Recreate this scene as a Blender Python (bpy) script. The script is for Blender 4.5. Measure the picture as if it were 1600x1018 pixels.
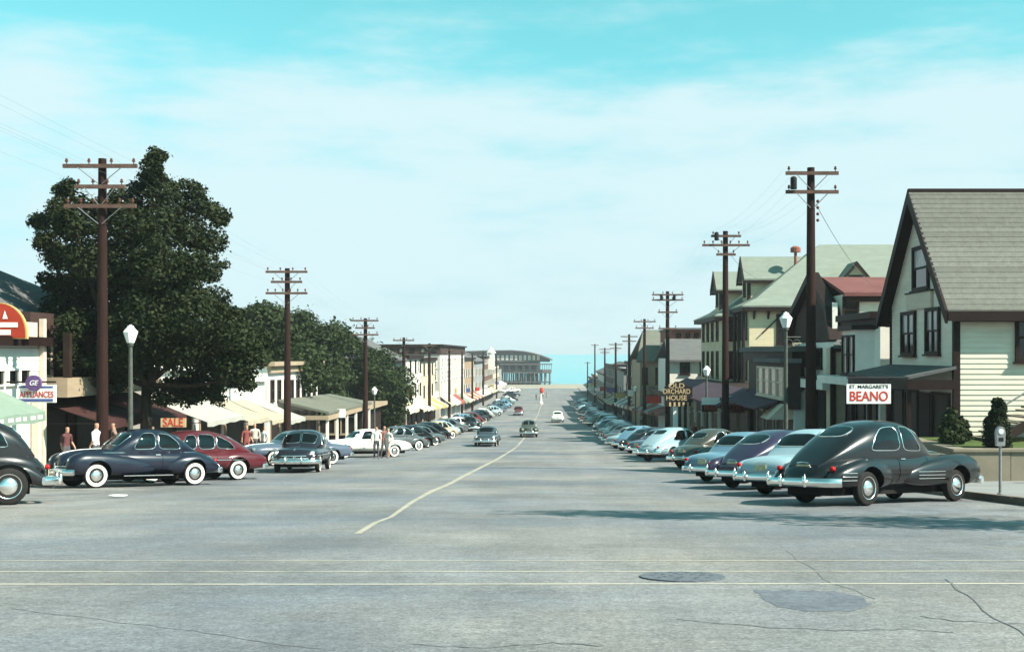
import bpy, bmesh, math, random
import numpy as np
from mathutils import Vector, Matrix

random.seed(7)
RNG = np.random.default_rng(11)
SC = bpy.context.scene
COL = SC.collection
for _o in list(bpy.data.objects):
    bpy.data.objects.remove(_o)

# ------------------------------------------------------------------ camera, sky, sun, exposure
FPX, VX, VY, CZ = 1800.0, 865.0, 553.0, 14.0      # focal length and street axis in photograph pixels, eye height above the sea
cam_d = bpy.data.cameras.new('camera'); cam = bpy.data.objects.new('camera', cam_d); COL.objects.link(cam)
cam.location = (0, 0, CZ); cam.rotation_euler = (math.radians(90), 0, 0)
cam_d.sensor_width = 36; cam_d.lens = 36 * FPX / 1600
cam_d.shift_x = -(VX - 800) / 1600; cam_d.shift_y = (VY - 509) / 1600
cam_d.clip_start = 0.1; cam_d.clip_end = 60000
SC.camera = cam

SUN_EL, SUN_BEHIND = math.radians(43), math.radians(24)
SUN_DIR = Vector((math.cos(SUN_EL) * math.cos(SUN_BEHIND), -math.cos(SUN_EL) * math.sin(SUN_BEHIND), math.sin(SUN_EL)))
sd = bpy.data.lights.new('sun', 'SUN'); sun = bpy.data.objects.new('sun', sd); COL.objects.link(sun)
sd.energy = 5.0; sd.angle = math.radians(0.55); sd.color = (1.0, 0.92, 0.80)
sun.rotation_euler = (-SUN_DIR).to_track_quat('-Z', 'Y').to_euler(); sun.location = (40, -40, 60)

world = bpy.data.worlds.new('World'); SC.world = world; world.use_nodes = True
wn, wl = world.node_tree.nodes, world.node_tree.links
wn.clear()
def wnode(t, **kw):
    n = wn.new(t)
    for k, v in kw.items(): setattr(n, k, v)
    return n
w_out = wnode('ShaderNodeOutputWorld'); w_bg = wnode('ShaderNodeBackground'); w_bg.inputs['Strength'].default_value = 0.05
sky = wnode('ShaderNodeTexSky', sky_type='NISHITA', sun_disc=False)
sky.sun_elevation = SUN_EL; sky.sun_rotation = math.atan2(SUN_DIR.x, SUN_DIR.y)
sky.altitude = 10; sky.air_density = 1.0; sky.dust_density = 0.6; sky.ozone_density = 1.0
w_tc = wnode('ShaderNodeTexCoord'); w_sep = wnode('ShaderNodeSeparateXYZ'); wl.new(w_tc.outputs['Generated'], w_sep.inputs[0])
def wmath(op, a, b=None, c=None, clamp=False):
    n = wnode('ShaderNodeMath', operation=op); n.use_clamp = clamp
    for i, v in enumerate((a, b, c)):
        if v is None: continue
        if isinstance(v, (int, float)): n.inputs[i].default_value = v
        else: wl.new(v, n.inputs[i])
    return n.outputs[0]
# film rendering of the blue: this old colour print shows sky blue as cyan
w_tint = wnode('ShaderNodeMix', data_type='RGBA', blend_type='MULTIPLY'); w_tint.inputs['Factor'].default_value = 1.0
w_bw = wnode('ShaderNodeRGBToBW'); wl.new(sky.outputs[0], w_bw.inputs[0]); wl.new(w_bw.outputs[0], w_tint.inputs['A'])
w_hue = wnode('ShaderNodeMapRange', interpolation_type='SMOOTHSTEP'); w_hue.inputs['From Min'].default_value = 0.0; w_hue.inputs['From Max'].default_value = 0.30; wl.new(w_sep.outputs['Z'], w_hue.inputs['Value'])
w_col = wnode('ShaderNodeMix', data_type='RGBA'); w_col.inputs['A'].default_value = (0.78, 1.14, 1.22, 1); w_col.inputs['B'].default_value = (0.72, 2.45, 2.75, 1)
wl.new(w_hue.outputs[0], w_col.inputs['Factor']); wl.new(w_col.outputs['Result'], w_tint.inputs['B'])
# cloud sheet: noise stretched along the horizon, thick low down and broken overhead
w_map = wnode('ShaderNodeMapping'); w_map.inputs['Scale'].default_value = (2.6, 2.6, 11.0)
wl.new(w_tc.outputs['Generated'], w_map.inputs['Vector'])
w_n1 = wnode('ShaderNodeTexNoise'); w_n1.inputs['Scale'].default_value = 2.1; w_n1.inputs['Detail'].default_value = 9; w_n1.inputs['Roughness'].default_value = 0.6
wl.new(w_map.outputs[0], w_n1.inputs['Vector'])
w_map2 = wnode('ShaderNodeMapping'); w_map2.inputs['Scale'].default_value = (1.2, 1.2, 5.0); w_map2.inputs['Location'].default_value = (3.1, 1.7, 0.4)
wl.new(w_tc.outputs['Generated'], w_map2.inputs['Vector'])
w_n2 = wnode('ShaderNodeTexNoise'); w_n2.inputs['Scale'].default_value = 1.1; w_n2.inputs['Detail'].default_value = 4
wl.new(w_map2.outputs[0], w_n2.inputs['Vector'])
w_nn = wmath('ADD', wmath('MULTIPLY', w_n1.outputs['Fac'], 0.62), wmath('MULTIPLY', w_n2.outputs['Fac'], 0.38))
# the bank thins out with height above the horizon
w_ele = wnode('ShaderNodeMapRange', interpolation_type='SMOOTHSTEP')
w_ele.inputs['From Min'].default_value = 0.19; w_ele.inputs['From Max'].default_value = 0.285
w_ele.inputs['To Min'].default_value = 0.155; w_ele.inputs['To Max'].default_value = -0.10
wl.new(w_sep.outputs['Z'], w_ele.inputs['Value'])
w_cov = wnode('ShaderNodeMapRange', interpolation_type='SMOOTHSTEP')
w_cov.inputs['From Min'].default_value = 0.42; w_cov.inputs['From Max'].default_value = 0.70
wl.new(wmath('ADD', w_nn, w_ele.outputs[0]), w_cov.inputs['Value'])
w_cl = wnode('ShaderNodeMix', data_type='RGBA'); w_cl.inputs['B'].default_value = (6.7, 8.5, 8.85, 1)
wl.new(wmath('MULTIPLY', w_cov.outputs[0], 0.9), w_cl.inputs['Factor']); wl.new(w_tint.outputs['Result'], w_cl.inputs['A'])
wl.new(w_cl.outputs['Result'], w_bg.inputs['Color']); wl.new(w_bg.outputs[0], w_out.inputs[0])

SC.view_settings.view_transform = 'Standard'; SC.view_settings.look = 'None'
SC.view_settings.exposure = 1.15; SC.view_settings.gamma = 1.0; SC.view_settings.use_curve_mapping = False
SC.cycles.max_bounces = 5; SC.cycles.transparent_max_bounces = 8; SC.cycles.caustics_reflective = False; SC.cycles.caustics_refractive = False
SC.cycles.sample_clamp_indirect = 6

# ------------------------------------------------------------------ ground profile: the street runs downhill to the sea
_PY = [-400, -10, 3, 8, 23, 35, 62, 90, 112, 162, 202, 300, 380, 450, 536, 600, 900]
_PH = [1.2, 1.25, 1.43, 1.81, 3.0, 3.95, 5.62, 7.2, 8.05, 9.6, 10.75, 12.0, 12.6, 13.0, 14.0, 15.5, 20]
def gz(y):
    return CZ - sum(float(np.interp(y + k, _PY, _PH)) for k in (-3, -2, -1, 0, 1, 2, 3)) / 7
def gslope(y): return (gz(y + .5) - gz(y - .5))
def at(px, py, d): return Vector(((px - VX) * d / FPX, d, CZ - (py - VY) * d / FPX))   # a measured picture point at a known distance
def zat(py, d): return CZ - (py - VY) * d / FPX
KERB_L, KERB_R, MID = -14.8, 9.2, -2.8

# ------------------------------------------------------------------ materials
def new_mat(name):
    m = bpy.data.materials.new(name); m.use_nodes = True
    nt = m.node_tree; b = nt.nodes['Principled BSDF']
    return m, nt, b
def mat(name, col, rough=0.7, metal=0.0, var=0.18, scale=3.0, bump=0.0, bscale=30, coat=0.0, objcol=False, grime=0.0, stretch=(1, 1, 1), spec=None, world_space=False, fine=0.0):
    """Procedural surface: base colour broken up by two scales of noise, optional relief and grime."""
    m, nt, b = new_mat(name); N, L = nt.nodes, nt.links
    tc = N.new('ShaderNodeTexCoord'); mp = N.new('ShaderNodeMapping'); mp.inputs['Scale'].default_value = stretch
    if world_space:
        g = N.new('ShaderNodeNewGeometry'); L.new(g.outputs['Position'], mp.inputs[0])
    else: L.new(tc.outputs['Object'], mp.inputs[0])
    n1 = N.new('ShaderNodeTexNoise'); n1.inputs['Scale'].default_value = scale; n1.inputs['Detail'].default_value = 6; n1.inputs['Roughness'].default_value = 0.65
    L.new(mp.outputs[0], n1.inputs['Vector'])
    mr = N.new('ShaderNodeMapRange'); mr.inputs['From Min'].default_value = 0.3; mr.inputs['From Max'].default_value = 0.7
    mr.inputs['To Min'].default_value = 1 - var; mr.inputs['To Max'].default_value = 1 + var * 0.7
    L.new(n1.outputs['Fac'], mr.inputs['Value'])
    mx = N.new('ShaderNodeMix'); mx.data_type = 'RGBA'; mx.blend_type = 'MULTIPLY'; mx.inputs['Factor'].default_value = 1
    L.new(mr.outputs[0], mx.inputs['B'])
    if objcol:
        oi = N.new('ShaderNodeObjectInfo'); L.new(oi.outputs['Color'], mx.inputs['A'])
    else: mx.inputs['A'].default_value = (*col, 1)
    out = mx.outputs['Result']
    if fine:
        n3 = N.new('ShaderNodeTexNoise'); n3.inputs['Scale'].default_value = 16; n3.inputs['Detail'].default_value = 3; n3.inputs['Roughness'].default_value = 0.8
        L.new(mp.outputs[0], n3.inputs['Vector'])
        r3 = N.new('ShaderNodeMapRange'); r3.inputs['From Min'].default_value = 0.3; r3.inputs['From Max'].default_value = 0.7; r3.inputs['To Min'].default_value = 1 - fine; r3.inputs['To Max'].default_value = 1 + fine
        L.new(n3.outputs['Fac'], r3.inputs['Value'])
        m3 = N.new('ShaderNodeMix'); m3.data_type = 'RGBA'; m3.blend_type = 'MULTIPLY'; m3.inputs['Factor'].default_value = 1; L.new(out, m3.inputs['A']); L.new(r3.outputs[0], m3.inputs['B']); out = m3.outputs['Result']
    if grime:
        n2 = N.new('ShaderNodeTexNoise'); n2.inputs['Scale'].default_value = scale * 0.35; n2.inputs['Detail'].default_value = 8; n2.inputs['Roughness'].default_value = 0.75
        L.new(mp.outputs[0], n2.inputs['Vector'])
        r2 = N.new('ShaderNodeMapRange'); r2.inputs['From Min'].default_value = 0.5; r2.inputs['From Max'].default_value = 0.75; r2.inputs['To Max'].default_value = grime
        L.new(n2.outputs['Fac'], r2.inputs['Value'])
        m2 = N.new('ShaderNodeMix'); m2.data_type = 'RGBA'; L.new(r2.outputs[0], m2.inputs['Factor']); L.new(out, m2.inputs['A'])
        m2.inputs['B'].default_value = (0.09, 0.075, 0.06, 1); out = m2.outputs['Result']
    L.new(out, b.inputs['Base Color'])
    b.inputs['Roughness'].default_value = rough; b.inputs['Metallic'].default_value = metal
    b.inputs['Specular IOR Level'].default_value = 0.15 if spec is None else spec
    if coat: b.inputs['Coat Weight'].default_value = coat; b.inputs['Coat Roughness'].default_value = 0.06
    if bump:
        bn = N.new('ShaderNodeTexNoise'); bn.inputs['Scale'].default_value = bscale; bn.inputs['Detail'].default_value = 5; L.new(mp.outputs[0], bn.inputs['Vector'])
        bp = N.new('ShaderNodeBump'); bp.inputs['Strength'].default_value = bump; bp.inputs['Distance'].default_value = 0.02
        L.new(bn.outputs['Fac'], bp.inputs['Height']); L.new(bp.outputs[0], b.inputs['Normal'])
    return m

M = {}
M['paint'] = mat('car_paint', (0, 0, 0), 0.3, 0.0, 0.06, 2.0, coat=0.6, objcol=True, spec=0.25)
M['chrome'] = mat('chrome', (0.88, 0.87, 0.84), 0.2, 1.0, 0.1, 6)
M['tyre'] = mat('tyre_rubber', (0.018, 0.017, 0.016), 0.75, 0, 0.3, 12)
M['whitewall'] = mat('whitewall', (0.72, 0.70, 0.62), 0.6, 0, 0.15, 8)
M['under'] = mat('car_underside', (0.012, 0.011, 0.011), 0.8)
M['carglass'] = mat('car_glass', (0.003, 0.0035, 0.0035), 0.04, 0, 0.3, 3, spec=0.4)
M['lens'] = mat('headlamp_glass', (0.75, 0.78, 0.76), 0.08, 0.3, 0.1, 20)
M['redlens'] = mat('tail_lens', (0.35, 0.012, 0.01), 0.15, 0, 0.1, 20)
M['plate'] = mat('number_plate', (0.55, 0.5, 0.33), 0.5, 0, 0.3, 14)
M['seam'] = mat('shut_line', (0.006, 0.006, 0.006), 0.9)
M['wood_pole'] = mat('creosoted_wood', (0.025, 0.0105, 0.0085), 0.85, 0, 0.35, 3, 0.5, 18, stretch=(6, 6, 0.6))
M['arm_wood'] = mat('weathered_crossarm', (0.12, 0.072, 0.056), 0.85, 0, 0.35, 4, 0.4, 20)
M['iron'] = mat('dark_iron', (0.03, 0.03, 0.032), 0.55, 0.6, 0.3, 8)
M['galv'] = mat('galvanised_metal', (0.3, 0.3, 0.3), 0.5, 0.7, 0.25, 8)
M['porcelain'] = mat('brown_porcelain', (0.12, 0.05, 0.035), 0.25, 0, 0.2, 10)
M['wire'] = mat('wire', (0.24, 0.26, 0.26), 0.7)
M['lampglass'] = mat('opal_lamp_glass', (0.86, 0.88, 0.84), 0.35, 0, 0.06, 6)
M['lamp_iron'] = mat('green_grey_lamp_iron', (0.09, 0.1, 0.085), 0.6, 0.2, 0.3, 6)
M['cream'] = mat('cream_clapboard', (0.62, 0.585, 0.48), 0.65, 0, 0.1, 1.2, 0.15, 40, grime=0.1, stretch=(1, 1, 5))
M['grey_wall'] = mat('pale_grey_clapboard', (0.60, 0.50, 0.40), 0.7, 0, 0.1, 1.2, 0.15, 40, grime=0.12, stretch=(1, 1, 5))
M['gable_wall'] = mat('cream_clapboard_lifted', (0.74, 0.66, 0.55), 0.7, 0, 0.1, 1.2, 0.15, 40, grime=0.14, stretch=(1, 1, 5))  # same cream paint as the side wall, lightened to offset the shaded front
M['white'] = mat('white_paint', (0.72, 0.70, 0.63), 0.6, 0, 0.08, 1.2, 0.1, 30, grime=0.12)
M['yellow'] = mat('ochre_cream_wall', (0.62, 0.53, 0.35), 0.7, 0, 0.12, 1, 0.15, 30, grime=0.18, stretch=(1, 1, 4))
M['tan'] = mat('tan_wall', (0.33, 0.26, 0.18), 0.7, 0, 0.14, 1, 0.15, 30, grime=0.2, stretch=(1, 1, 4))
M['brown_shingle'] = mat('brown_shingle', (0.055, 0.034, 0.03), 0.85, 0, 0.3, 5, 0.4, 20, grime=0.2, stretch=(1, 1, 4))
M['dark_trim'] = mat('dark_red_brown_trim', (0.016, 0.008, 0.007), 0.6, 0, 0.2, 3)
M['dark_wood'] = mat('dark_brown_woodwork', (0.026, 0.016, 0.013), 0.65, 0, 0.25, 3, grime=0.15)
M['porch_tan'] = mat('pale_tan_boards', (0.50, 0.42, 0.31), 0.7, 0, 0.12, 1, 0.15, 30, grime=0.15, stretch=(1, 1, 4))
M['roof_green'] = mat('grey_green_shingles', (0.135, 0.142, 0.115), 0.9, 0, 0.14, 1.6, 0.3, 14, grime=0.12, stretch=(.6, .6, 3.5), fine=.22)
M['roof_hotel'] = mat('sage_shingles', (0.185, 0.215, 0.18), 0.9, 0, 0.14, 1.6, 0.3, 14, grime=0.1, stretch=(.6, .6, 3.5), fine=.2)
M['shingle'] = mat('roof_shingle', (0, 0, 0), 0.9, 0, 0.18, 2.5, 0.3, 14, grime=0.12, objcol=True, stretch=(2.2, 2.2, 1), fine=.25)
M['roof_grey'] = mat('grey_shingles', (0.11, 0.112, 0.112), 0.9, 0, 0.2, 2, 0.3, 14, grime=0.12, stretch=(.6, .6, 3.5), fine=.22)
M['roof_red'] = mat('faded_red_shingles', (0.15, 0.062, 0.057), 0.9, 0, 0.2, 2, 0.3, 14, grime=0.1, stretch=(.6, .6, 3.5), fine=.22)
M['roof_purple'] = mat('dull_purple_roofing', (0.085, 0.055, 0.075), 0.85, 0, 0.25, 2, 0.2, 14)
M['glass'] = mat('window_glass', (0.010, 0.011, 0.011), 0.06, 0, 0.35, 0.8, spec=0.5)
M['curtain'] = mat('curtained_glass', (0.26, 0.25, 0.23), 0.2, 0, 0.45, 2.2, stretch=(4, 4, 1), spec=0.5)
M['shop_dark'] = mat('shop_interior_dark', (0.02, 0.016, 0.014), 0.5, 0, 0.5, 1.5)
M['awn_green'] = mat('pale_green_canvas', (0.19, 0.25, 0.20), 0.85, 0, 0.12, 1.5, 0.2, 9, grime=0.08)
M['awn_cream'] = mat('cream_canvas', (0.36, 0.315, 0.235), 0.85, 0, 0.14, 1.5, 0.2, 9, grime=0.1)
M['awn_white'] = mat('white_canvas', (0.33, 0.33, 0.29), 0.85, 0, 0.14, 1.5, 0.2, 9, grime=0.1)
M['awn_dark'] = mat('dark_maroon_canvas', (0.05, 0.022, 0.02), 0.85, 0, 0.2, 1.5, 0.2, 9)
M['sign_white'] = mat('sign_white', (0.82, 0.81, 0.76), 0.5, 0, 0.07, 2)
M['sign_red'] = mat('sign_red', (0.52, 0.045, 0.03), 0.5, 0, 0.15, 3)
M['sign_orange'] = mat('sign_vermilion', (0.36, 0.042, 0.022), 0.5, 0, 0.2, 2)
M['sign_yellow'] = mat('sign_yellow', (0.44, 0.33, 0.13), 0.5, 0, 0.12, 3)
M['sign_blue'] = mat('sign_blue', (0.08, 0.11, 0.28), 0.5, 0, 0.15, 3)
M['sign_purple'] = mat('sign_violet', (0.13, 0.075, 0.19), 0.5, 0, 0.25, 6)
M['sign_black'] = mat('sign_black', (0.015, 0.013, 0.013), 0.5, 0, 0.2, 3)
M['letter_cream'] = mat('cream_lettering', (0.52, 0.38, 0.21), 0.45, 0, 0.1, 6)
M['brick'] = mat('red_brick', (0.24, 0.085, 0.06), 0.85, 0, 0.3, 4, 0.3, 20)
M['concrete'] = mat('concrete', (0.21, 0.185, 0.14), 0.85, 0, 0.18, 1.2, 0.3, 25, grime=0.2)
M['kerb'] = mat('granite_kerb', (0.15, 0.12, 0.095), 0.85, 0, 0.25, 2.5, 0.3, 25, grime=0.3)
M['bark'] = mat('bark', (0.045, 0.034, 0.026), 0.95, 0, 0.4, 5, 0.8, 12, stretch=(3, 3, 0.7))
M['wall_obj'] = mat('painted_wall', (0, 0, 0), 0.7, 0, 0.16, 0.9, 0.15, 25, objcol=True, grime=0.22, stretch=(1, 1, 2.5))
M['cloth_obj'] = mat('painted_cloth', (0, 0, 0), 0.85, 0, 0.14, 1.5, 0.2, 9, objcol=True, grime=0.1)
M['skin'] = mat('skin', (0.45, 0.25, 0.17), 0.6, 0, 0.1, 8)
M['hair'] = mat('hair', (0.06, 0.04, 0.028), 0.7, 0, 0.3, 20)
M['cloth_top'] = mat('clothes', (0, 0, 0), 0.85, 0, 0.15, 8, 0.3, 20, objcol=True)
M['cloth_low'] = mat('trousers', (0.10, 0.095, 0.10), 0.85, 0, 0.2, 8)
M['sand'] = mat('sand', (0.28, 0.255, 0.205), 0.95, 0, 0.15, 0.05, world_space=True)
M['grass_bank'] = mat('lawn', (0.07, 0.10, 0.03), 0.95, 0, 0.35, 6, 0.6, 25)
M['pier_wood'] = mat('pier_timber', (0.10, 0.092, 0.095), 0.85, 0, 0.25, 0.8)
M['soil'] = mat('dry_ground', (0.13, 0.115, 0.08), 0.95, 0, 0.3, 0.25, 0.3, 4, grime=0.3, world_space=True)
M['manhole'] = mat('cast_iron', (0.118, 0.132, 0.15), 0.6, 0.1, 0.35, 14, 0.5, 40)

def leaf_mat(name, col, col2):
    m, nt, b = new_mat(name); N, L = nt.nodes, nt.links
    g = N.new('ShaderNodeNewGeometry'); n = N.new('ShaderNodeTexNoise'); n.inputs['Scale'].default_value = 0.9; n.inputs['Detail'].default_value = 4
    L.new(g.outputs['Position'], n.inputs['Vector'])
    w = N.new('ShaderNodeMix'); w.data_type = 'RGBA'; w.inputs['A'].default_value = (*col, 1); w.inputs['B'].default_value = (*col2, 1)
    ad = N.new('ShaderNodeMath'); ad.operation = 'MULTIPLY_ADD'; ad.inputs[1].default_value = 0.6; L.new(n.outputs['Fac'], ad.inputs[0])
    ri = N.new('ShaderNodeMath'); ri.operation = 'MULTIPLY'; ri.inputs[1].default_value = 0.5; L.new(g.outputs['Random Per Island'], ri.inputs[0]); L.new(ri.outputs[0], ad.inputs[2])
    L.new(ad.outputs[0], w.inputs['Factor']); L.new(w.outputs['Result'], b.inputs['Base Color'])
    b.inputs['Roughness'].default_value = 0.65; b.inputs['Specular IOR Level'].default_value = 0.08
    tr = N.new('ShaderNodeBsdfTranslucent'); L.new(w.outputs['Result'], tr.inputs['Color'])
    ms = N.new('ShaderNodeMixShader'); ms.inputs[0].default_value = 0.12
    L.new(b.outputs[0], ms.inputs[1]); L.new(tr.outputs[0], ms.inputs[2]); L.new(ms.outputs[0], N['Material Output'].inputs['Surface'])
    return m
M['leaf_dark'] = leaf_mat('maple_leaf', (0.009, 0.016, 0.0065), (0.034, 0.044, 0.018))
M['leaf_mid'] = leaf_mat('elm_leaf', (0.014, 0.026, 0.010), (0.046, 0.064, 0.025))
M['leaf_ever'] = leaf_mat('evergreen_needle', (0.010, 0.016, 0.009), (0.028, 0.038, 0.017))

def road_mat():
    m, nt, b = new_mat('old_asphalt'); N, L = nt.nodes, nt.links
    g = N.new('ShaderNodeNewGeometry')
    def noise(scale, detail, sc=(1, 1, 0), rough=0.6):
        mp = N.new('ShaderNodeMapping'); mp.inputs['Scale'].default_value = sc; L.new(g.outputs['Position'], mp.inputs[0])
        n = N.new('ShaderNodeTexNoise'); n.inputs['Scale'].default_value = scale; n.inputs['Detail'].default_value = detail; n.inputs['Roughness'].default_value = rough
        L.new(mp.outputs[0], n.inputs['Vector']); return n.outputs['Fac']
    def rng(v, a, b_, c, d):
        r = N.new('ShaderNodeMapRange'); r.inputs['From Min'].default_value = a; r.inputs['From Max'].default_value = b_
        r.inputs['To Min'].default_value = c; r.inputs['To Max'].default_value = d; L.new(v, r.inputs['Value']); return r.outputs[0]
    def mul(a, b_):
        n = N.new('ShaderNodeMath'); n.operation = 'MULTIPLY'; L.new(a, n.inputs[0]); L.new(b_, n.inputs[1]); return n.outputs[0]
    v = rng(noise(0.16, 6), 0.34, 0.66, 0.76, 1.24)                           # broad worn areas
    v = mul(v, rng(noise(0.9, 8, (1, 1, 0), 0.7), 0.3, 0.7, 0.84, 1.14))       # blotches
    v = mul(v, rng(noise(0.55, 7, (1.6, 0.10, 0)), 0.35, 0.68, 0.90, 1.08))    # wheel-worn streaks along the street
    v = mul(v, rng(noise(0.8, 8, (0.22, 2.2, 0), 0.7), 0.36, 0.66, 0.90, 1.06)) # streaks across, from crossing traffic
    v = mul(v, rng(noise(7, 6, (1, 1, 0), .8), 0.3, 0.7, 0.74, 1.24))
    v = mul(v, rng(noise(17, 4, (1, 1, 0), .85), 0.3, 0.7, 0.76, 1.22))
    v = mul(v, rng(noise(45, 3, (1, 1, 0), .8), 0.3, 0.7, 0.72, 1.26))                        # aggregate
    vs_ = N.new('ShaderNodeTexVoronoi'); vs_.inputs['Scale'].default_value = 55; L.new(g.outputs['Position'], vs_.inputs['Vector'])
    sp_ = N.new('ShaderNodeSeparateColor'); L.new(vs_.outputs['Color'], sp_.inputs[0]); v = mul(v, rng(sp_.outputs[0], 0, 1, 0.74, 1.26))   # chippings
    st = rng(noise(0.42, 9, (1, 0.55, 0), 0.75), 0.60, 0.78, 1.0, 0.74)        # oil and tar stains
    v = mul(v, st)
    sx = N.new('ShaderNodeSeparateXYZ'); L.new(g.outputs['Position'], sx.inputs[0])
    ab = N.new('ShaderNodeMath'); ab.operation = 'ADD'; ab.inputs[1].default_value = 2.8; L.new(sx.outputs['X'], ab.inputs[0])
    aa = N.new('ShaderNodeMath'); aa.operation = 'ABSOLUTE'; L.new(ab.outputs[0], aa.inputs[0])
    oil = N.new('ShaderNodeMix'); oil.data_type = 'FLOAT'; oil.inputs['A'].default_value = 1.0; L.new(rng(aa.outputs[0], 6.0, 8.5, 0, 1), oil.inputs['Factor'])
    L.new(rng(noise(0.75, 7, (1, 1, 0), .7), 0.46, 0.62, 1.04, 0.66), oil.inputs['B']); v = mul(v, oil.outputs['Result'])      # drips where cars park
    vo = N.new('ShaderNodeTexVoronoi'); vo.feature = 'DISTANCE_TO_EDGE'; vo.inputs['Scale'].default_value = 0.34
    wp = N.new('ShaderNodeMix'); wp.data_type = 'RGBA'; wp.blend_type = 'LINEAR_LIGHT'; wp.inputs['Factor'].default_value = 0.9
    wn_ = N.new('ShaderNodeTexNoise'); wn_.inputs['Scale'].default_value = 0.9; wn_.inputs['Detail'].default_value = 7; wn_.inputs['Roughness'].default_value = .7
    L.new(g.outputs['Position'], wn_.inputs['Vector']); L.new(g.outputs['Position'], wp.inputs['A']); L.new(wn_.outputs['Color'], wp.inputs['B']); L.new(wp.outputs['Result'], vo.inputs['Vector'])
    ck = rng(vo.outputs['Distance'], 0.0, 0.008, 0.72, 1.0)                    # hairline cracks, only in the broken-up areas
    cmx = N.new('ShaderNodeMix'); cmx.data_type = 'FLOAT'; cmx.inputs['A'].default_value = 1.0; L.new(ck, cmx.inputs['B']); L.new(rng(noise(0.13, 3), .46, .56, 0, 1), cmx.inputs['Factor'])
    v = mul(v, cmx.outputs['Result'])
    mx = N.new('ShaderNodeMix'); mx.data_type = 'RGBA'; mx.blend_type = 'MULTIPLY'; mx.inputs['Factor'].default_value = 1
    cm = N.new('ShaderNodeMix'); cm.data_type = 'RGBA'; cm.inputs['A'].default_value = (0.130, 0.145, 0.162, 1); cm.inputs['B'].default_value = (0.205, 0.198, 0.182, 1)
    L.new(rng(noise(0.12, 4), 0.4, 0.62, 0, 1), cm.inputs['Factor'])
    L.new(cm.outputs['Result'], mx.inputs['A']); L.new(v, mx.inputs['B']); L.new(mx.outputs['Result'], b.inputs['Base Color'])
    b.inputs['Roughness'].default_value = 0.8
    bp = N.new('ShaderNodeBump'); bp.inputs['Strength'].default_value = 0.35; bp.inputs['Distance'].default_value = 0.01
    L.new(noise(60, 4), bp.inputs['Height']); L.new(bp.outputs[0], b.inputs['Normal'])
    return m
M['road'] = road_mat()
M['patch'] = mat('tar_patch', (0.118, 0.132, 0.152), 0.75, 0, 0.22, 1.5, 0.3, 40, world_space=True, fine=.3)
M['tar'] = mat('tar_seam', (0.135, 0.142, 0.148), 0.7, 0, 0.3, 4, world_space=True)
def paint_line_mat():
    m, nt, b = new_mat('worn_road_paint'); N, L = nt.nodes, nt.links
    g = N.new('ShaderNodeNewGeometry'); n = N.new('ShaderNodeTexNoise'); n.inputs['Scale'].default_value = 2.2; n.inputs['Detail'].default_value = 9; n.inputs['Roughness'].default_value = 0.8
    L.new(g.outputs['Position'], n.inputs['Vector'])
    r = N.new('ShaderNodeMapRange'); r.inputs['From Min'].default_value = 0.48; r.inputs['From Max'].default_value = 0.68; L.new(n.outputs['Fac'], r.inputs['Value'])
    mx = N.new('ShaderNodeMix'); mx.data_type = 'RGBA'; mx.inputs['A'].default_value = (0.44, 0.41, 0.33, 1); mx.inputs['B'].default_value = (0.17, 0.17, 0.16, 1)
    L.new(r.outputs[0], mx.inputs['Factor']); L.new(mx.outputs['Result'], b.inputs['Base Color']); b.inputs['Roughness'].default_value = 0.75
    return m
M['line'] = paint_line_mat()
M['line_bold'] = mat('road_paint', (0.335, 0.31, 0.25), 0.7, 0, 0.2, 1.2, world_space=True)
def sea_mat():
    m, nt, b = new_mat('sea_water'); N, L = nt.nodes, nt.links
    b.inputs['Base Color'].default_value = (0.12, 0.34, 0.39, 1); b.inputs['Roughness'].default_value = 0.35
    g = N.new('ShaderNodeNewGeometry'); n = N.new('ShaderNodeTexNoise'); n.inputs['Scale'].default_value = 0.25; n.inputs['Detail'].default_value = 6
    L.new(g.outputs['Position'], n.inputs['Vector'])
    bp = N.new('ShaderNodeBump'); bp.inputs['Strength'].default_value = 0.5; bp.inputs['Distance'].default_value = 0.4
    L.new(n.outputs['Fac'], bp.inputs['Height']); L.new(bp.outputs[0], b.inputs['Normal'])
    return m
M['sea'] = sea_mat()

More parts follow.
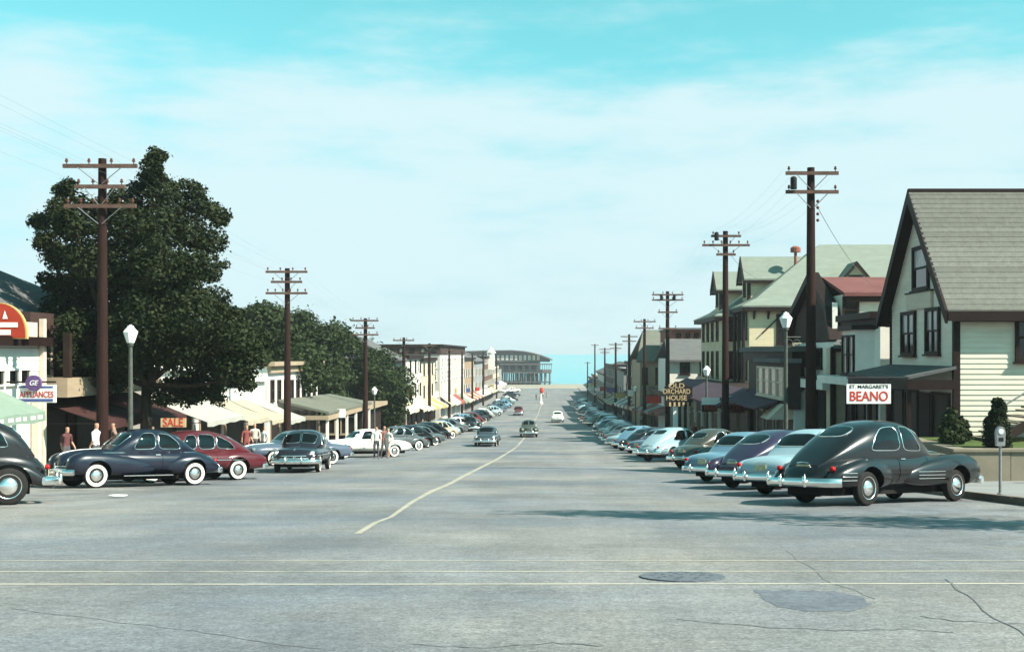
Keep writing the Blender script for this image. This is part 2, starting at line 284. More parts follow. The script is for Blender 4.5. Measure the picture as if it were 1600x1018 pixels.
# ------------------------------------------------------------------ mesh helpers
def setp(o, label=None, cat=None, group=None, kind=None):
    if label: o['label'] = label
    if cat: o['category'] = cat
    if group: o['group'] = group
    if kind: o['kind'] = kind
    return o
def empty(name, loc, label, cat, group=None, rot=None):
    o = bpy.data.objects.new(name, None); COL.objects.link(o); o.location = loc; o.empty_display_size = 0.2
    if rot is not None: o.rotation_euler = rot
    return setp(o, label, cat, group)
def link(name, me, parent=None, color=None, loc=None):
    o = bpy.data.objects.new(name, me); COL.objects.link(o)
    if parent is not None: o.parent = parent
    if color: o.color = (*color, 1)
    if loc is not None: o.location = loc
    return o
class MB:
    def __init__(s): s.v, s.f = [], []
    def add(s, vs, fs):
        n = len(s.v); s.v += [tuple(p) for p in vs]; s.f += [tuple(i + n for i in f) for f in fs]; return s
    def box(s, x0, x1, y0, y1, z0, z1):
        x0, x1 = min(x0, x1), max(x0, x1); y0, y1 = min(y0, y1), max(y0, y1); z0, z1 = min(z0, z1), max(z0, z1)
        return s.add([(x0, y0, z0), (x1, y0, z0), (x1, y1, z0), (x0, y1, z0), (x0, y0, z1), (x1, y0, z1), (x1, y1, z1), (x0, y1, z1)],
                     [(0, 3, 2, 1), (4, 5, 6, 7), (0, 1, 5, 4), (1, 2, 6, 5), (2, 3, 7, 6), (3, 0, 4, 7)])
    def prism(s, pts, off):
        """closed slab: polygon pts and the same polygon moved by off"""
        off = Vector(off); n = len(pts); P = [Vector(p) for p in pts]
        nrm = Vector((0, 0, 0))
        for i in range(n): nrm += (P[i] - P[0]).cross(P[(i + 1) % n] - P[0])
        if nrm.dot(off) > 0: P = P[::-1]
        vs = P + [p + off for p in P]
        fs = [tuple(range(n)), tuple(range(2 * n - 1, n - 1, -1))] + [((i + 1) % n, i, n + i, n + (i + 1) % n) for i in range(n)]
        return s.add(vs, fs)
    def tube(s, p0, p1, r0, r1=None, n=8, cap=True):
        r1 = r0 if r1 is None else r1
        p0, p1 = Vector(p0), Vector(p1); d = (p1 - p0)
        if d.length < 1e-6: return s
        q = d.to_track_quat('Z', 'Y'); vs = []
        for p, r in ((p0, r0), (p1, r1)):
            for k in range(n):
                a = 2 * math.pi * k / n; vs.append(p + q @ Vector((math.cos(a) * r, math.sin(a) * r, 0)))
        fs = [(k, (k + 1) % n, n + (k + 1) % n, n + k) for k in range(n)]
        if cap: fs += [tuple(range(n - 1, -1, -1)), tuple(range(n, 2 * n))]
        return s.add(vs, fs)
    def path(s, pts, r, n=6, closed=False):
        P = [Vector(p) for p in pts]; m = len(P); vs = []
        for i, p in enumerate(P):
            a = P[(i - 1) % m] if (closed or i > 0) else P[i]; b = P[(i + 1) % m] if (closed or i < m - 1) else P[i]
            t = (b - a).normalized(); up = Vector((0, 0, 1)) if abs(t.z) < 0.95 else Vector((1, 0, 0))
            u = t.cross(up).normalized(); w = t.cross(u).normalized(); rr = r[i] if isinstance(r, (list, tuple)) else r
            for k in range(n):
                an = 2 * math.pi * k / n; vs.append(p + (u * math.cos(an) + w * math.sin(an)) * rr)
        fs = []
        for i in range(m if closed else m - 1):
            j = (i + 1) % m
            fs += [(i * n + k, j * n + k, j * n + (k + 1) % n, i * n + (k + 1) % n) for k in range(n)]
        if not closed: fs += [tuple(range(n)), tuple((m - 1) * n + k for k in range(n - 1, -1, -1))]
        return s.add(vs, fs)
    def lathe(s, prof, c=(0, 0, 0), axis='Z', n=20):
        """prof: (radius, height) pairs"""
        c = Vector(c); vs = []
        for r, h in prof:
            for k in range(n):
                a = 2 * math.pi * k / n; x, y = math.cos(a) * r, math.sin(a) * r
                vs.append(c + (Vector((x, y, h)) if axis == 'Z' else Vector((x, h, -y)) if axis == 'Y' else Vector((h, x, y))))
        fs = [(i * n + k, i * n + (k + 1) % n, (i + 1) * n + (k + 1) % n, (i + 1) * n + k) for i in range(len(prof) - 1) for k in range(n)]
        fs += [tuple(range(n - 1, -1, -1)), tuple((len(prof) - 1) * n + k for k in range(n))]
        return s.add(vs, fs)
    def mesh(s, name, m=None, smooth=None):
        me = bpy.data.meshes.new(name); me.from_pydata(s.v, [], s.f); me.validate()
        if m is not None: me.materials.append(M[m] if isinstance(m, str) else m)
        if smooth:
            fix_normals(me); me.shade_smooth(); me.set_sharp_from_angle(angle=math.radians(smooth))
        return me
    def build(s, name, m, parent=None, smooth=None, color=None, loc=None):
        return link(name, s.mesh(name, m, smooth), parent, color, loc)
def fix_normals(me):
    bm = bmesh.new(); bm.from_mesh(me); bmesh.ops.recalc_face_normals(bm, faces=bm.faces); bm.to_mesh(me); bm.free()
def text(body, size, m, name, parent, matrix, extrude=0.01, squeeze=None, align='CENTER', shear=0, bold=.008):
    cu = bpy.data.curves.new('text', 'FONT'); cu.body = body; cu.size = size; cu.extrude = extrude; cu.align_x = align; cu.align_y = 'CENTER'; cu.offset = bold * size; cu.shear = shear
    t = bpy.data.objects.new('text', cu); COL.objects.link(t); bpy.context.view_layer.update()
    me = bpy.data.meshes.new_from_object(t.evaluated_get(bpy.context.evaluated_depsgraph_get())); bpy.data.objects.remove(t)
    if squeeze:
        xs = [v.co.x for v in me.vertices]; w = max(xs) - min(xs)
        for v in me.vertices: v.co.x *= squeeze / w
    me.transform(matrix); me.materials.clear(); me.materials.append(M[m])
    return link(name, me, parent)
def face_cam(p): return Matrix.Translation(p) @ Matrix.Rotation(math.radians(90), 4, 'X')                      # reads from the camera's end of the street
def face_px(p): return Matrix.Translation(p) @ Matrix.Rotation(math.radians(90), 4, 'Z') @ Matrix.Rotation(math.radians(90), 4, 'X')   # on a wall that looks to +X
def face_nx(p): return Matrix.Translation(p) @ Matrix.Rotation(math.radians(-90), 4, 'Z') @ Matrix.Rotation(math.radians(90), 4, 'X')  # on a wall that looks to -X

class Face:
    """A wall plane: kind 'L' looks to +X, 'R' looks to -X, 'N' looks back up the street (-Y). u runs along it, n out of it."""
    def __init__(s, kind, c): s.k, s.c = kind, c
    def p(s, u, z, n=0): return {'L': (s.c + n, u, z), 'R': (s.c - n, u, z), 'N': (u, s.c - n, z)}[s.k]
    def box(s, mb, u0, u1, z0, z1, n0, n1):
        a, b = s.p(u0, z0, n0), s.p(u1, z1, n1); return mb.box(a[0], b[0], a[1], b[1], a[2], b[2])
def siding(mb, face, ufun, z0, z1, course=0.15, lip=0.022):
    z = z0
    while z < z1 - 0.01:
        t = min(z + course, z1); a0, a1 = ufun(z); b0, b1 = ufun(t)
        if a1 - a0 > 0.05:
            mb.add([face.p(a0, z, lip), face.p(a1, z, lip), face.p(b1, t, 0.004), face.p(b0, t, 0.004), face.p(a0, z, 0), face.p(a1, z, 0)], [(0, 1, 2, 3), (4, 5, 1, 0)])
        z = t
def window(parent, face, u0, u1, z0, z1, trim='white', glass='glass', fw=0.11, split='h', n=0.0, name='window', sill=True, mid_v=False):
    mb = MB()
    face.box(mb, u0, u0 + fw, z0, z1, n, n + 0.09); face.box(mb, u1 - fw, u1, z0, z1, n, n + 0.09)
    face.box(mb, u0 + fw, u1 - fw, z1 - fw, z1, n, n + 0.09); face.box(mb, u0 + fw, u1 - fw, z0, z0 + fw * 0.8, n, n + 0.09)
    zm = (z0 + z1) / 2; b = 0.035
    w = mb.build(name, trim, parent)
    panes = [(z0 + fw * 0.8, z1 - fw)]
    if split == 'h':
        r = MB(); face.box(r, u0 + fw, u1 - fw, zm - b, zm + b, n + 0.005, n + 0.06); r.build('meeting_rail', trim, w)
        panes = [(z0 + fw * 0.8, zm - b), (zm + b, z1 - fw)]
    for i, (a, c) in enumerate(panes):
        p = MB(); face.box(p, u0 + fw, u1 - fw, a, c, n + 0.004, n + (0.028 if i else 0.018)); p.build('pane', glass if isinstance(glass, str) else glass[i], w)
    if mid_v:
        r = MB(); um = (u0 + u1) / 2; face.box(r, um - b, um + b, z0 + fw * .8, z1 - fw, n + 0.005, n + 0.065); r.build('mullion', trim, w)
    if sill:
        r = MB(); face.box(r, u0 - 0.06, u1 + 0.06, z0 - 0.07, z0 - 0.002, n, n + 0.15); r.build('sill', trim, w)
    return w
def awning(parent, face, u0, u1, ztop, zlow, proj, m, val=0.28, color=None, n0=0.05, name='awning', frame=True):
    P = lambda u, z, n: Vector(face.p(u, z, n))
    mb = MB(); nseg = max(2, int((u1 - u0) / 0.9)); vs, fs = [], []
    rows = [(0, ztop, n0), (.5, (ztop + zlow) / 2 - 0.06, n0 + proj * .5), (1, zlow, n0 + proj)]
    for r, z, n in rows:
        for i in range(nseg + 1):
            sag = 0.03 * math.sin(math.pi * (i % 2)) + (0.035 if i % 2 else 0) * (r > 0)
            vs.append(P(u0 + (u1 - u0) * i / nseg, z - sag, n))
    k = nseg + 1
    for r in range(2): fs += [(r * k + i, r * k + i + 1, (r + 1) * k + i + 1, (r + 1) * k + i) for i in range(nseg)]
    base = len(vs)
    for i in range(nseg + 1):   # scalloped valance
        vs.append(P(u0 + (u1 - u0) * i / nseg, zlow - val - (0.05 if i % 2 else 0), n0 + proj + 0.01))
    fs += [(2 * k + i, 2 * k + i + 1, base + i + 1, base + i) for i in range(nseg)]
    mb.add(vs, fs); a = mb.build(name, m, parent, color=color)
    md = a.modifiers.new('thick', 'SOLIDIFY'); md.thickness = 0.015
    if frame:
        fr = MB()
        for u in (u0 + .02, u1 - .02):
            fr.tube(P(u, zlow - .04, n0), P(u, zlow - .04, n0 + proj - .03), 0.018, n=5); fr.tube(P(u, zlow - .04, n0 + proj - .03), P(u, ztop - .05, n0), 0.018, n=5)
        fr.build('awning_frame', 'iron', a)
    return a
# ------------------------------------------------------------------ the setting: ground, road, pavements, beach, sea
def sheet(name, xs, ys, off, m, zf=None, kind='structure'):
    mb = MB(); nx = len(xs)
    vs = [(x, y, (gz(y) if zf is None else zf(x, y)) + off) for y in ys for x in xs]
    fs = [(j * nx + i, j * nx + i + 1, (j + 1) * nx + i + 1, (j + 1) * nx + i) for j in range(len(ys) - 1) for i in range(nx - 1)]
    mb.add(vs, fs); o = mb.build(name, m); o.data.shade_smooth(); setp(o, kind=kind); return o
Y_ALL = sorted(set([-400, -200, -100, -60, -40, -30] + list(range(-24, 70, 1)) + list(range(70, 220, 4)) + list(range(220, 620, 10)) + [640, 700, 800, 900]))
sheet('ground', [-6000, -1500, -400, -120, -60, -30, 0, 30, 60, 120, 400, 1500, 6000], Y_ALL, -0.06, 'soil')
Y_ROAD = [y for y in Y_ALL if 15 <= y <= 450]
sheet('road', [KERB_L, -8, -3, 3, KERB_R], Y_ROAD, 0.0, 'road')
Y_X = [y for y in Y_ALL if -60 <= y <= 15]
sheet('crossing_road', [-90, -40, KERB_L, -8, -3, 3, KERB_R, 30, 90], Y_X, 0.0, 'road')
def pavement(name, kx, wx, y0, y1):
    ys = [y for y in Y_ALL if y0 <= y <= y1]; s = 1 if wx > kx else -1; mb = MB(); n = len(ys)
    vs = []
    for y in ys: vs += [(kx + s * .16, y, gz(y) + .14), (wx, y, gz(y) + .17)]
    fs = [(2 * i, 2 * i + 1, 2 * i + 3, 2 * i + 2) for i in range(n - 1)]
    vs += [(kx + s * .16, ys[0], gz(ys[0]) - .1), (wx, ys[0], gz(ys[0]) - .1)]; fs.append((0, 1, 2 * n + 1, 2 * n))
    mb.add(vs, fs); o = mb.build(name, 'pavement'); setp(o, kind='structure')
    # kerb stones, each its own piece
    y = ys[0]; k = 0
    while y < min(y1, 110):
        L_ = 1.8; a, b = y + .008, min(y + L_ - .008, y1); x0, x1 = kx, kx + s * .16
        st = MB(); e = .012 * ((k * 37) % 5 - 2) / 2
        st.add([(x0 - s * e, a, gz(a) - .12), (x1, a, gz(a) - .12), (x1, b, gz(b) - .12), (x0 - s * e, b, gz(b) - .12),
                (x0 - s * e + s * .02, a, gz(a) + .15), (x1, a, gz(a) + .15), (x1, b, gz(b) + .15), (x0 - s * e + s * .02, b, gz(b) + .15)],
               [(0, 3, 2, 1), (4, 5, 6, 7), (0, 1, 5, 4), (1, 2, 6, 5), (2, 3, 7, 6), (3, 0, 4, 7)])
        if s < 0: fix = st.mesh('kerb_stone', 'kerb'); fix_normals(fix); link('kerb_stone', fix, o)
        else: st.build('kerb_stone', 'kerb', o)
        y += L_; k += 1
    # far kerb in one run
    mb = MB(); fy = [q for q in ys if q >= 108]
    vs = []
    for q in fy: vs += [(kx, q, gz(q) - .1), (kx, q, gz(q) + .15), (kx + s * .16, q, gz(q) + .15)]
    mb.add(vs, [f for i in range(len(fy) - 1) for f in ((3 * i, 3 * i + 3, 3 * i + 4, 3 * i + 1), (3 * i + 1, 3 * i + 4, 3 * i + 5, 3 * i + 2))])
    c = mb.build('kerb', 'kerb', o); return o
M['pavement'] = mat('pavement_concrete', (0.22, 0.225, 0.22), 0.85, 0, 0.16, 0.8, 0.3, 30, grime=0.2, world_space=True)
pavement('pavement_right', KERB_R, 14.2, 16, 440)
pavement('pavement_left', KERB_L, -20.5, 20, 440)
sheet('beach', [-900, -300, -60, -20, 20, 60, 300, 900], [y for y in Y_ALL if 430 <= y <= 600], 0.05, 'sand')
sea = MB(); sea.add([(-40000, 505, 0), (40000, 505, 0), (40000, 50000, 0), (-40000, 50000, 0)], [(0, 1, 2, 3)]); setp(sea.build('sea', 'sea'), kind='structure')

def ribbon(name, pts, m, off=0.006, label=None, cat='road marking'):
    """pts: (x, y, half width) along the road; painted strip lying on the surface"""
    P = []
    for i in range(len(pts) - 1):
        (x0, y0, w0), (x1, y1, w1) = pts[i], pts[i + 1]; n = max(1, int(math.hypot(x1 - x0, y1 - y0) / 0.8))
        for k in range(n): t = k / n; P.append((x0 + (x1 - x0) * t, y0 + (y1 - y0) * t, w0 + (w1 - w0) * t))
    P.append(pts[-1]); vs = []
    for i, (x, y, w) in enumerate(P):
        a, b = P[max(0, i - 1)], P[min(len(P) - 1, i + 1)]; d = Vector((b[0] - a[0], b[1] - a[1])).normalized(); nx, ny = -d.y, d.x
        vs += [(x + nx * w, y + ny * w, gz(y + ny * w) + off), (x - nx * w, y - ny * w, gz(y - ny * w) + off)]
    mb = MB(); mb.add(vs, [(2 * i, 2 * i + 1, 2 * i + 3, 2 * i + 2) for i in range(len(P) - 1)])
    o = mb.build(name, m); setp(o, label, cat if label else None, kind='structure'); return o
ribbon('centre_line_marking', [(-2.62, 15.4, .045), (-2.72, 17.6, .045), (-2.68, 19.0, .04), (-2.95, 24, .055), (-3.15, 30, .08), (-3.18, 40, .09), (-3.0, 60, .09), (-2.85, 80, .09), (-2.8, 110, .08), (-2.8, 300, .07)], 'line_bold', 0.004)
for yy, w, m_, tilt in ((9.78, .030, 'line', .0), (10.75, .024, 'line', .004), (11.75, .022, 'line', -.003)):
    ribbon('crosswalk_marking', [(-14.0, yy + .03 - 9 * tilt, w), (-2, yy, w), (3, yy + .04, w), (13, yy + .12 + 9 * tilt, w)], m_, 0.003)
def blob(name, cx, cy, rx, ry, m, off, seed, n=26, kind='structure', pts=None):
    r = random.Random(seed); mb = MB(); ring = []
    for k in range(n):
        a = 2 * math.pi * k / n; q = 1 + r.uniform(-.16, .16); x, y = cx + rx * q * math.cos(a), cy + ry * q * math.sin(a); ring.append((x, y))
    ring = pts or ring; n = len(ring)
    cx, cy = sum(p[0] for p in ring) / n, sum(p[1] for p in ring) / n
    vs = [(cx, cy, gz(cy) + off)]; fs = []
    for q in (.5, 1): vs += [(cx + (x - cx) * q, cy + (y - cy) * q, gz(cy + (y - cy) * q) + off) for x, y in ring]
    for k in range(n): j = (k + 1) % n; fs += [(0, 1 + k, 1 + j), (1 + k, 1 + n + k, 1 + n + j, 1 + j)]
    mb.add(vs, fs); return setp(mb.build(name, m), kind=kind)
def ragged(P):
    r = random.Random(4); out = []
    for a, b in zip(P, P[1:] + P[:1]):
        for k in range(6): t = k / 6; out.append((a[0] + (b[0] - a[0]) * t + r.uniform(-5, 5), a[1] + (b[1] - a[1]) * t + r.uniform(-1.2, 1.2)))
    return out
def gpt(px, py):
    """the road point seen at a picture pixel"""
    lo, hi = 4.0, 430.0
    for _ in range(60):
        mid = (lo + hi) / 2
        if VY + FPX * (CZ - gz(mid)) / mid > py: lo = mid
        else: hi = mid
    return ((px - VX) * lo / FPX, lo)
blob('asphalt_patch', 0, 0, 1, 1, 'patch', .002, 1, pts=[gpt(*q) for q in ragged([(1180, 922), (1235, 921), (1300, 923), (1345, 932), (1362, 946), (1330, 954), (1270, 955), (1215, 947), (1190, 934)])])
for i, q in enumerate((((20, 951), (160, 968), (300, 985), (420, 1004), (520, 1016)), ((1230, 860), (1290, 905), (1380, 940)), ((1060, 968), (1180, 978), (1330, 985), (1420, 982), (1500, 990)), ((1440, 963), (1480, 968), (1560, 973), (1640, 977)), ((640, 1006), (740, 1012), (860, 1004), (960, 1010)), ((1480, 905), (1540, 955), (1640, 1015)))):
    ribbon('tar_seam', [(*gpt(*p), random.uniform(.004, .012)) for p in ragged(list(q))[:-6]], 'tar', 0.002 + i * .0004)
# manhole
mx_, my_ = gpt(1066, 901); mr_ = 0.38
mh = empty('manhole_cover', (mx_, my_, gz(my_)), 'round cast iron manhole cover set in the road near the crosswalk lines', 'manhole')
mh.rotation_euler = (math.atan(gslope(my_)), 0, 0)
MB().lathe([(mr_, 0.002), (mr_, .012), (mr_ - .05, .014)], n=32).build('rim', 'manhole', mh)
lid = MB().lathe([(mr_ - .07, .003), (mr_ - .07, .010), (.02, .013)], n=32).build('lid', 'manhole', mh)
stud = MB()
for r_ in (.1, .18, .26):
    for k in range(int(r_ * 40)): a = 2 * math.pi * k / int(r_ * 40); stud.box(r_ * math.cos(a) - .018, r_ * math.cos(a) + .018, r_ * math.sin(a) - .018, r_ * math.sin(a) + .018, .010, .019)
setp(stud.build('tread_studs', 'manhole', lid), kind='stuff')
def litter(px, py, s, label):
    x, y = gpt(px, py); r = random.Random(px); mb = MB(); vs = []
    for k in range(7): a = 2 * math.pi * k / 7; vs.append((s * (1 + r.uniform(-.3, .3)) * math.cos(a), s * .7 * math.sin(a), .012 + r.uniform(0, .06)))
    vs.append((0, 0, .02)); mb.add(vs, [(k, (k + 1) % 7, 7) for k in range(7)]); o = mb.build('paper_scrap', 'sign_white', loc=(x, y, gz(y) + .01)); setp(o, label, 'litter')
litter(187, 777, .2, 'crumpled scrap of paper lying on the road in front of the dark coupe')
# ------------------------------------------------------------------ motor cars of the 1930s to early 1950s
def pchip(xs, ys):
    xs, ys = np.array(xs, float), np.array(ys, float)
    if xs[0] > xs[-1]: xs, ys = xs[::-1], ys[::-1]
    h = np.diff(xs); d = np.diff(ys) / h; m = np.zeros(len(xs)); m[0], m[-1] = d[0], d[-1]
    for i in range(1, len(xs) - 1):
        if d[i - 1] * d[i] > 0: w1, w2 = 2 * h[i] + h[i - 1], h[i] + 2 * h[i - 1]; m[i] = (w1 + w2) / (w1 / d[i - 1] + w2 / d[i])
    def f(x):
        x = min(max(x, xs[0]), xs[-1]); i = min(max(int(np.searchsorted(xs, x)) - 1, 0), len(xs) - 2); t = (x - xs[i]) / h[i]
        return float((1 + 2 * t) * (1 - t) ** 2 * ys[i] + t * (1 - t) ** 2 * h[i] * m[i] + t * t * (3 - 2 * t) * ys[i + 1] + t * t * (t - 1) * h[i] * m[i + 1])
    return f
def cuts(xs, n):
    """sample positions, closer together where the stations are"""
    xs = sorted(xs); out = []
    for a, b in zip(xs, xs[1:]):
        k = max(2, int(round(n * (b - a) / (xs[-1] - xs[0])))); out += [a + (b - a) * i / k for i in range(k)]
    return out + [xs[-1]]
class Shell:
    """closed loft along x: stations (x, yc, half width, z bottom, z top); superellipse sections"""
    def __init__(s, st, n=2.8):
        X = [q[0] for q in st]; s.xs = X; s.n = n
        s.yc, s.w, s.zb, s.zt = (pchip(X, [q[i] for q in st]) for i in (1, 2, 3, 4))
    def mesh(s, name, nx=22, m=24):
        xs = cuts(s.xs, nx); mb = MB(); vs = []
        for x in xs:
            w, zb, zt, yc = s.w(x), s.zb(x), s.zt(x), s.yc(x); zc, hz = (zb + zt) / 2, (zt - zb) / 2
            for k in range(m):
                a = 2 * math.pi * (k + .5) / m; c, q = math.cos(a), math.sin(a); e = 2 / s.n
                vs.append((x, yc + w * math.copysign(abs(c) ** e, c), zc + hz * math.copysign(abs(q) ** e, q)))
        fs = [(i * m + k, (i + 1) * m + k, (i + 1) * m + (k + 1) % m, i * m + (k + 1) % m) for i in range(len(xs) - 1) for k in range(m)]
        fs += [tuple(range(m)), tuple((len(xs) - 1) * m + k for k in range(m - 1, -1, -1))]
        mb.add(vs, fs); me = mb.mesh(name, 'paint'); fix_normals(me); return me
    def side(s, x, z, push=0.0):
        w, zb, zt = s.w(x), s.zb(x), s.zt(x); zc, hz = (zb + zt) / 2, (zt - zb) / 2; t = min(1, abs((z - zc) / hz))
        return s.yc(x) + w * (1 - t ** s.n) ** (1 / s.n) + push
class Cabin:
    """roof shell: stations (x, half width, belt z, height)"""
    def __init__(s, st, n=3.0):
        X = [q[0] for q in st]; s.xs = X; s.n = n
        s.w, s.b, s.h = (pchip(X, [q[i] for q in st]) for i in (1, 2, 3))
    def mesh(s, name, nx=30, m=22):
        xs = cuts(s.xs, nx); mb = MB(); vs = []; e = 2 / s.n
        for x in xs:
            w, b, h = s.w(x), s.b(x), max(.002, s.h(x))
            ring = [(x, w, b - .14)]
            for k in range(m + 1):
                a = math.pi * k / m; c, q = math.cos(a), math.sin(a); ring.append((x, w * math.copysign(abs(c) ** e, c), b + h * abs(q) ** e))
            ring.append((x, -w, b - .14)); vs += ring
        k_ = m + 3
        fs = [(i * k_ + k, (i + 1) * k_ + k, (i + 1) * k_ + k + 1, i * k_ + k + 1) for i in range(len(xs) - 1) for k in range(k_ - 1)]
        fs += [tuple(range(k_)), tuple((len(xs) - 1) * k_ + k for k in range(k_ - 1, -1, -1))]
        mb.add(vs, fs); me = mb.mesh(name, 'paint'); fix_normals(me); smooth(me, 50); return me
    def side(s, x, zf, sg=1): w, h = s.w(x), s.h(x); return Vector((x, sg * w * (1 - min(1, zf) ** s.n) ** (1 / s.n), s.b(x) + h * zf))
    def top(s, x, yf): return Vector((x, yf * s.w(x), s.b(x) + s.h(x) * (1 - min(1, abs(yf)) ** s.n) ** (1 / s.n)))
def smooth(me, ang):
    me.shade_smooth(); me.set_sharp_from_angle(angle=math.radians(ang))
def rounded(poly, r=0.25, k=4):
    """round a polygon's corners (r as a share of the shorter neighbouring edge)"""
    out = []; n = len(poly)
    for i in range(n):
        a, b, c = (Vector(poly[(i + j) % n]) for j in (-1, 0, 1)); p, q = b + (a - b) * r, b + (c - b) * r
        for j in range(k + 1): t = j / k; out.append(p * (1 - t) ** 2 + b * 2 * t * (1 - t) + q * t * t)
    return out
def patch(fn, poly, push=0.007, rings=4, r=.28):
    """pane lying on the surface fn(a, b) inside the rounded polygon; returns (glass mesh builder, rim points)"""
    pts = rounded(poly, r); c = sum(pts, Vector((0, 0))) / len(pts); n = len(pts); mb = MB()
    def P(q, out):
        a = fn(q.x, q.y); e = .004; du = fn(q.x + e, q.y) - fn(q.x - e, q.y); dv = fn(q.x, q.y + e) - fn(q.x, q.y - e); nn = du.cross(dv)
        if nn.length < 1e-12: nn = Vector((0, 0, 1))
        nn.normalize()
        if nn.dot(a - Vector((a.x * .85, 0, .75))) < 0: nn = -nn
        return a + nn * out
    vs = [P(c, push)]; fs = []
    for k in range(1, rings + 1): vs += [P(c + (q - c) * (k / rings), push) for q in pts]
    for i in range(n):
        j = (i + 1) % n; fs.append((0, 1 + i, 1 + j))
        for k in range(rings - 1): fs.append((1 + k * n + i, 1 + (k + 1) * n + i, 1 + (k + 1) * n + j, 1 + k * n + j))
    mb.add(vs, fs); return mb, [P(q, push * .8) for q in pts]
def boolean_cut(me, cyls):
    o = bpy.data.objects.new('tmp', me); COL.objects.link(o); tools = []
    for c in cyls:
        t = bpy.data.objects.new('tmpc', c); COL.objects.link(t); tools.append(t)
        md = o.modifiers.new('b', 'BOOLEAN'); md.operation = 'DIFFERENCE'; md.object = t; md.solver = 'EXACT'
    bpy.context.view_layer.update()
    r = bpy.data.meshes.new_from_object(o.evaluated_get(bpy.context.evaluated_depsgraph_get())); r.name = me.name
    for t in tools: bpy.data.objects.remove(t)
    bpy.data.objects.remove(o); return r
def wheel_meshes(r, white):
    w = .085
    ty = MB().lathe([(r - .13, -w * .9), (r - .05, -w), (r - .015, -w * .8), (r, -w * .4), (r, w * .4), (r - .015, w * .8), (r - .05, w), (r - .13, w * .9)], axis='Y', n=28).mesh('wheel', 'tyre'); fix_normals(ty); smooth(ty, 40)
    out = {}
    for s in (1, -1):
        ri = MB(); n = 28; vs = []
        r0, r1 = (r - .135, r - .045) if white else (r - .135, r - .12)
        for rr, yy in ((r0, w * .9 + .004), ((r0 + r1) / 2, w * .97 + .006), (r1, w + .003)):
            vs += [(rr * math.cos(2 * math.pi * k / n), s * yy, rr * math.sin(2 * math.pi * k / n)) for k in range(n)]
        ri.add(vs, [(j * n + k, j * n + (k + 1) % n, (j + 1) * n + (k + 1) % n, (j + 1) * n + k) for j in range(2) for k in range(n)])
        wwm = ri.mesh('whitewall' if white else 'rim_band', 'whitewall' if white else 'chrome'); fix_normals(wwm); smooth(wwm, 60)
        q = r - .132
        disc = MB().lathe([(q, s * w * .86), (q * .93, s * (w * .9)), (q * .72, s * w * .72)], axis='Y', n=28).mesh('rim', 'paint'); fix_normals(disc); smooth(disc, 50)
        hub = MB().lathe([(q * .76, s * w * .72), (q * .72, s * (w * .9)), (q * .5, s * (w + .02)), (q * .22, s * (w + .032)), (.006, s * (w + .034))], axis='Y', n=24).mesh('hubcap', 'chrome'); fix_normals(hub); smooth(hub, 60)
        out[s] = (wwm, disc, hub)
    return ty, out
def bumper(x, w, z, sg, bow=.18, h=.085, guards=(.32,)):
    """curved chrome blade across the car end; sg +1 front, -1 rear"""
    mb = MB(); n = 18; vs = []; prof = [(-.02, -1), (.012, -.75), (.03, 0), (.012, .75), (-.02, 1), (-.045, .6), (-.045, -.6)]
    for i in range(n + 1):
        t = -1 + 2 * i / n; y = t * w; xx = x - sg * bow * abs(t) ** 2.6 * (1 + .9 * max(0, abs(t) - .85) / .15); nx = Vector((sg, 0, 0)); tx = Vector((-sg * bow * 2.6 * abs(t) ** 1.6 * math.copysign(1, t), w, 0)).normalized(); nrm = Vector((tx.y, -tx.x, 0)) * sg
        for a, b in prof: vs.append(Vector((xx, y, z)) + nrm * a + Vector((0, 0, b * h)))
    m = len(prof); fs = [(i * m + k, (i + 1) * m + k, (i + 1) * m + (k + 1) % m, i * m + (k + 1) % m) for i in range(n) for k in range(m)] + [tuple(range(m)), tuple(n * m + k for k in range(m))]
    mb.add(vs, fs); me = mb.mesh('bumper', 'chrome'); fix_normals(me); smooth(me, 50)
    gme = []
    for g in guards:
        for s in (-1, 1):
            gm = MB()
            xx = x - sg * bow * (g / w) ** 2.6; gm.path([(xx + sg * .03, s * g, z - h * .9), (xx + sg * .06, s * g, z), (xx + sg * .055, s * g, z + h * 1.3), (xx + sg * .02, s * g, z + h * 2.0)], [.03, .036, .034, .018], n=8)
            gq = gm.mesh('bumper_guard', 'chrome'); fix_normals(gq); smooth(gq, 60); gme.append(gq)
    return me, gme
CAR = {}
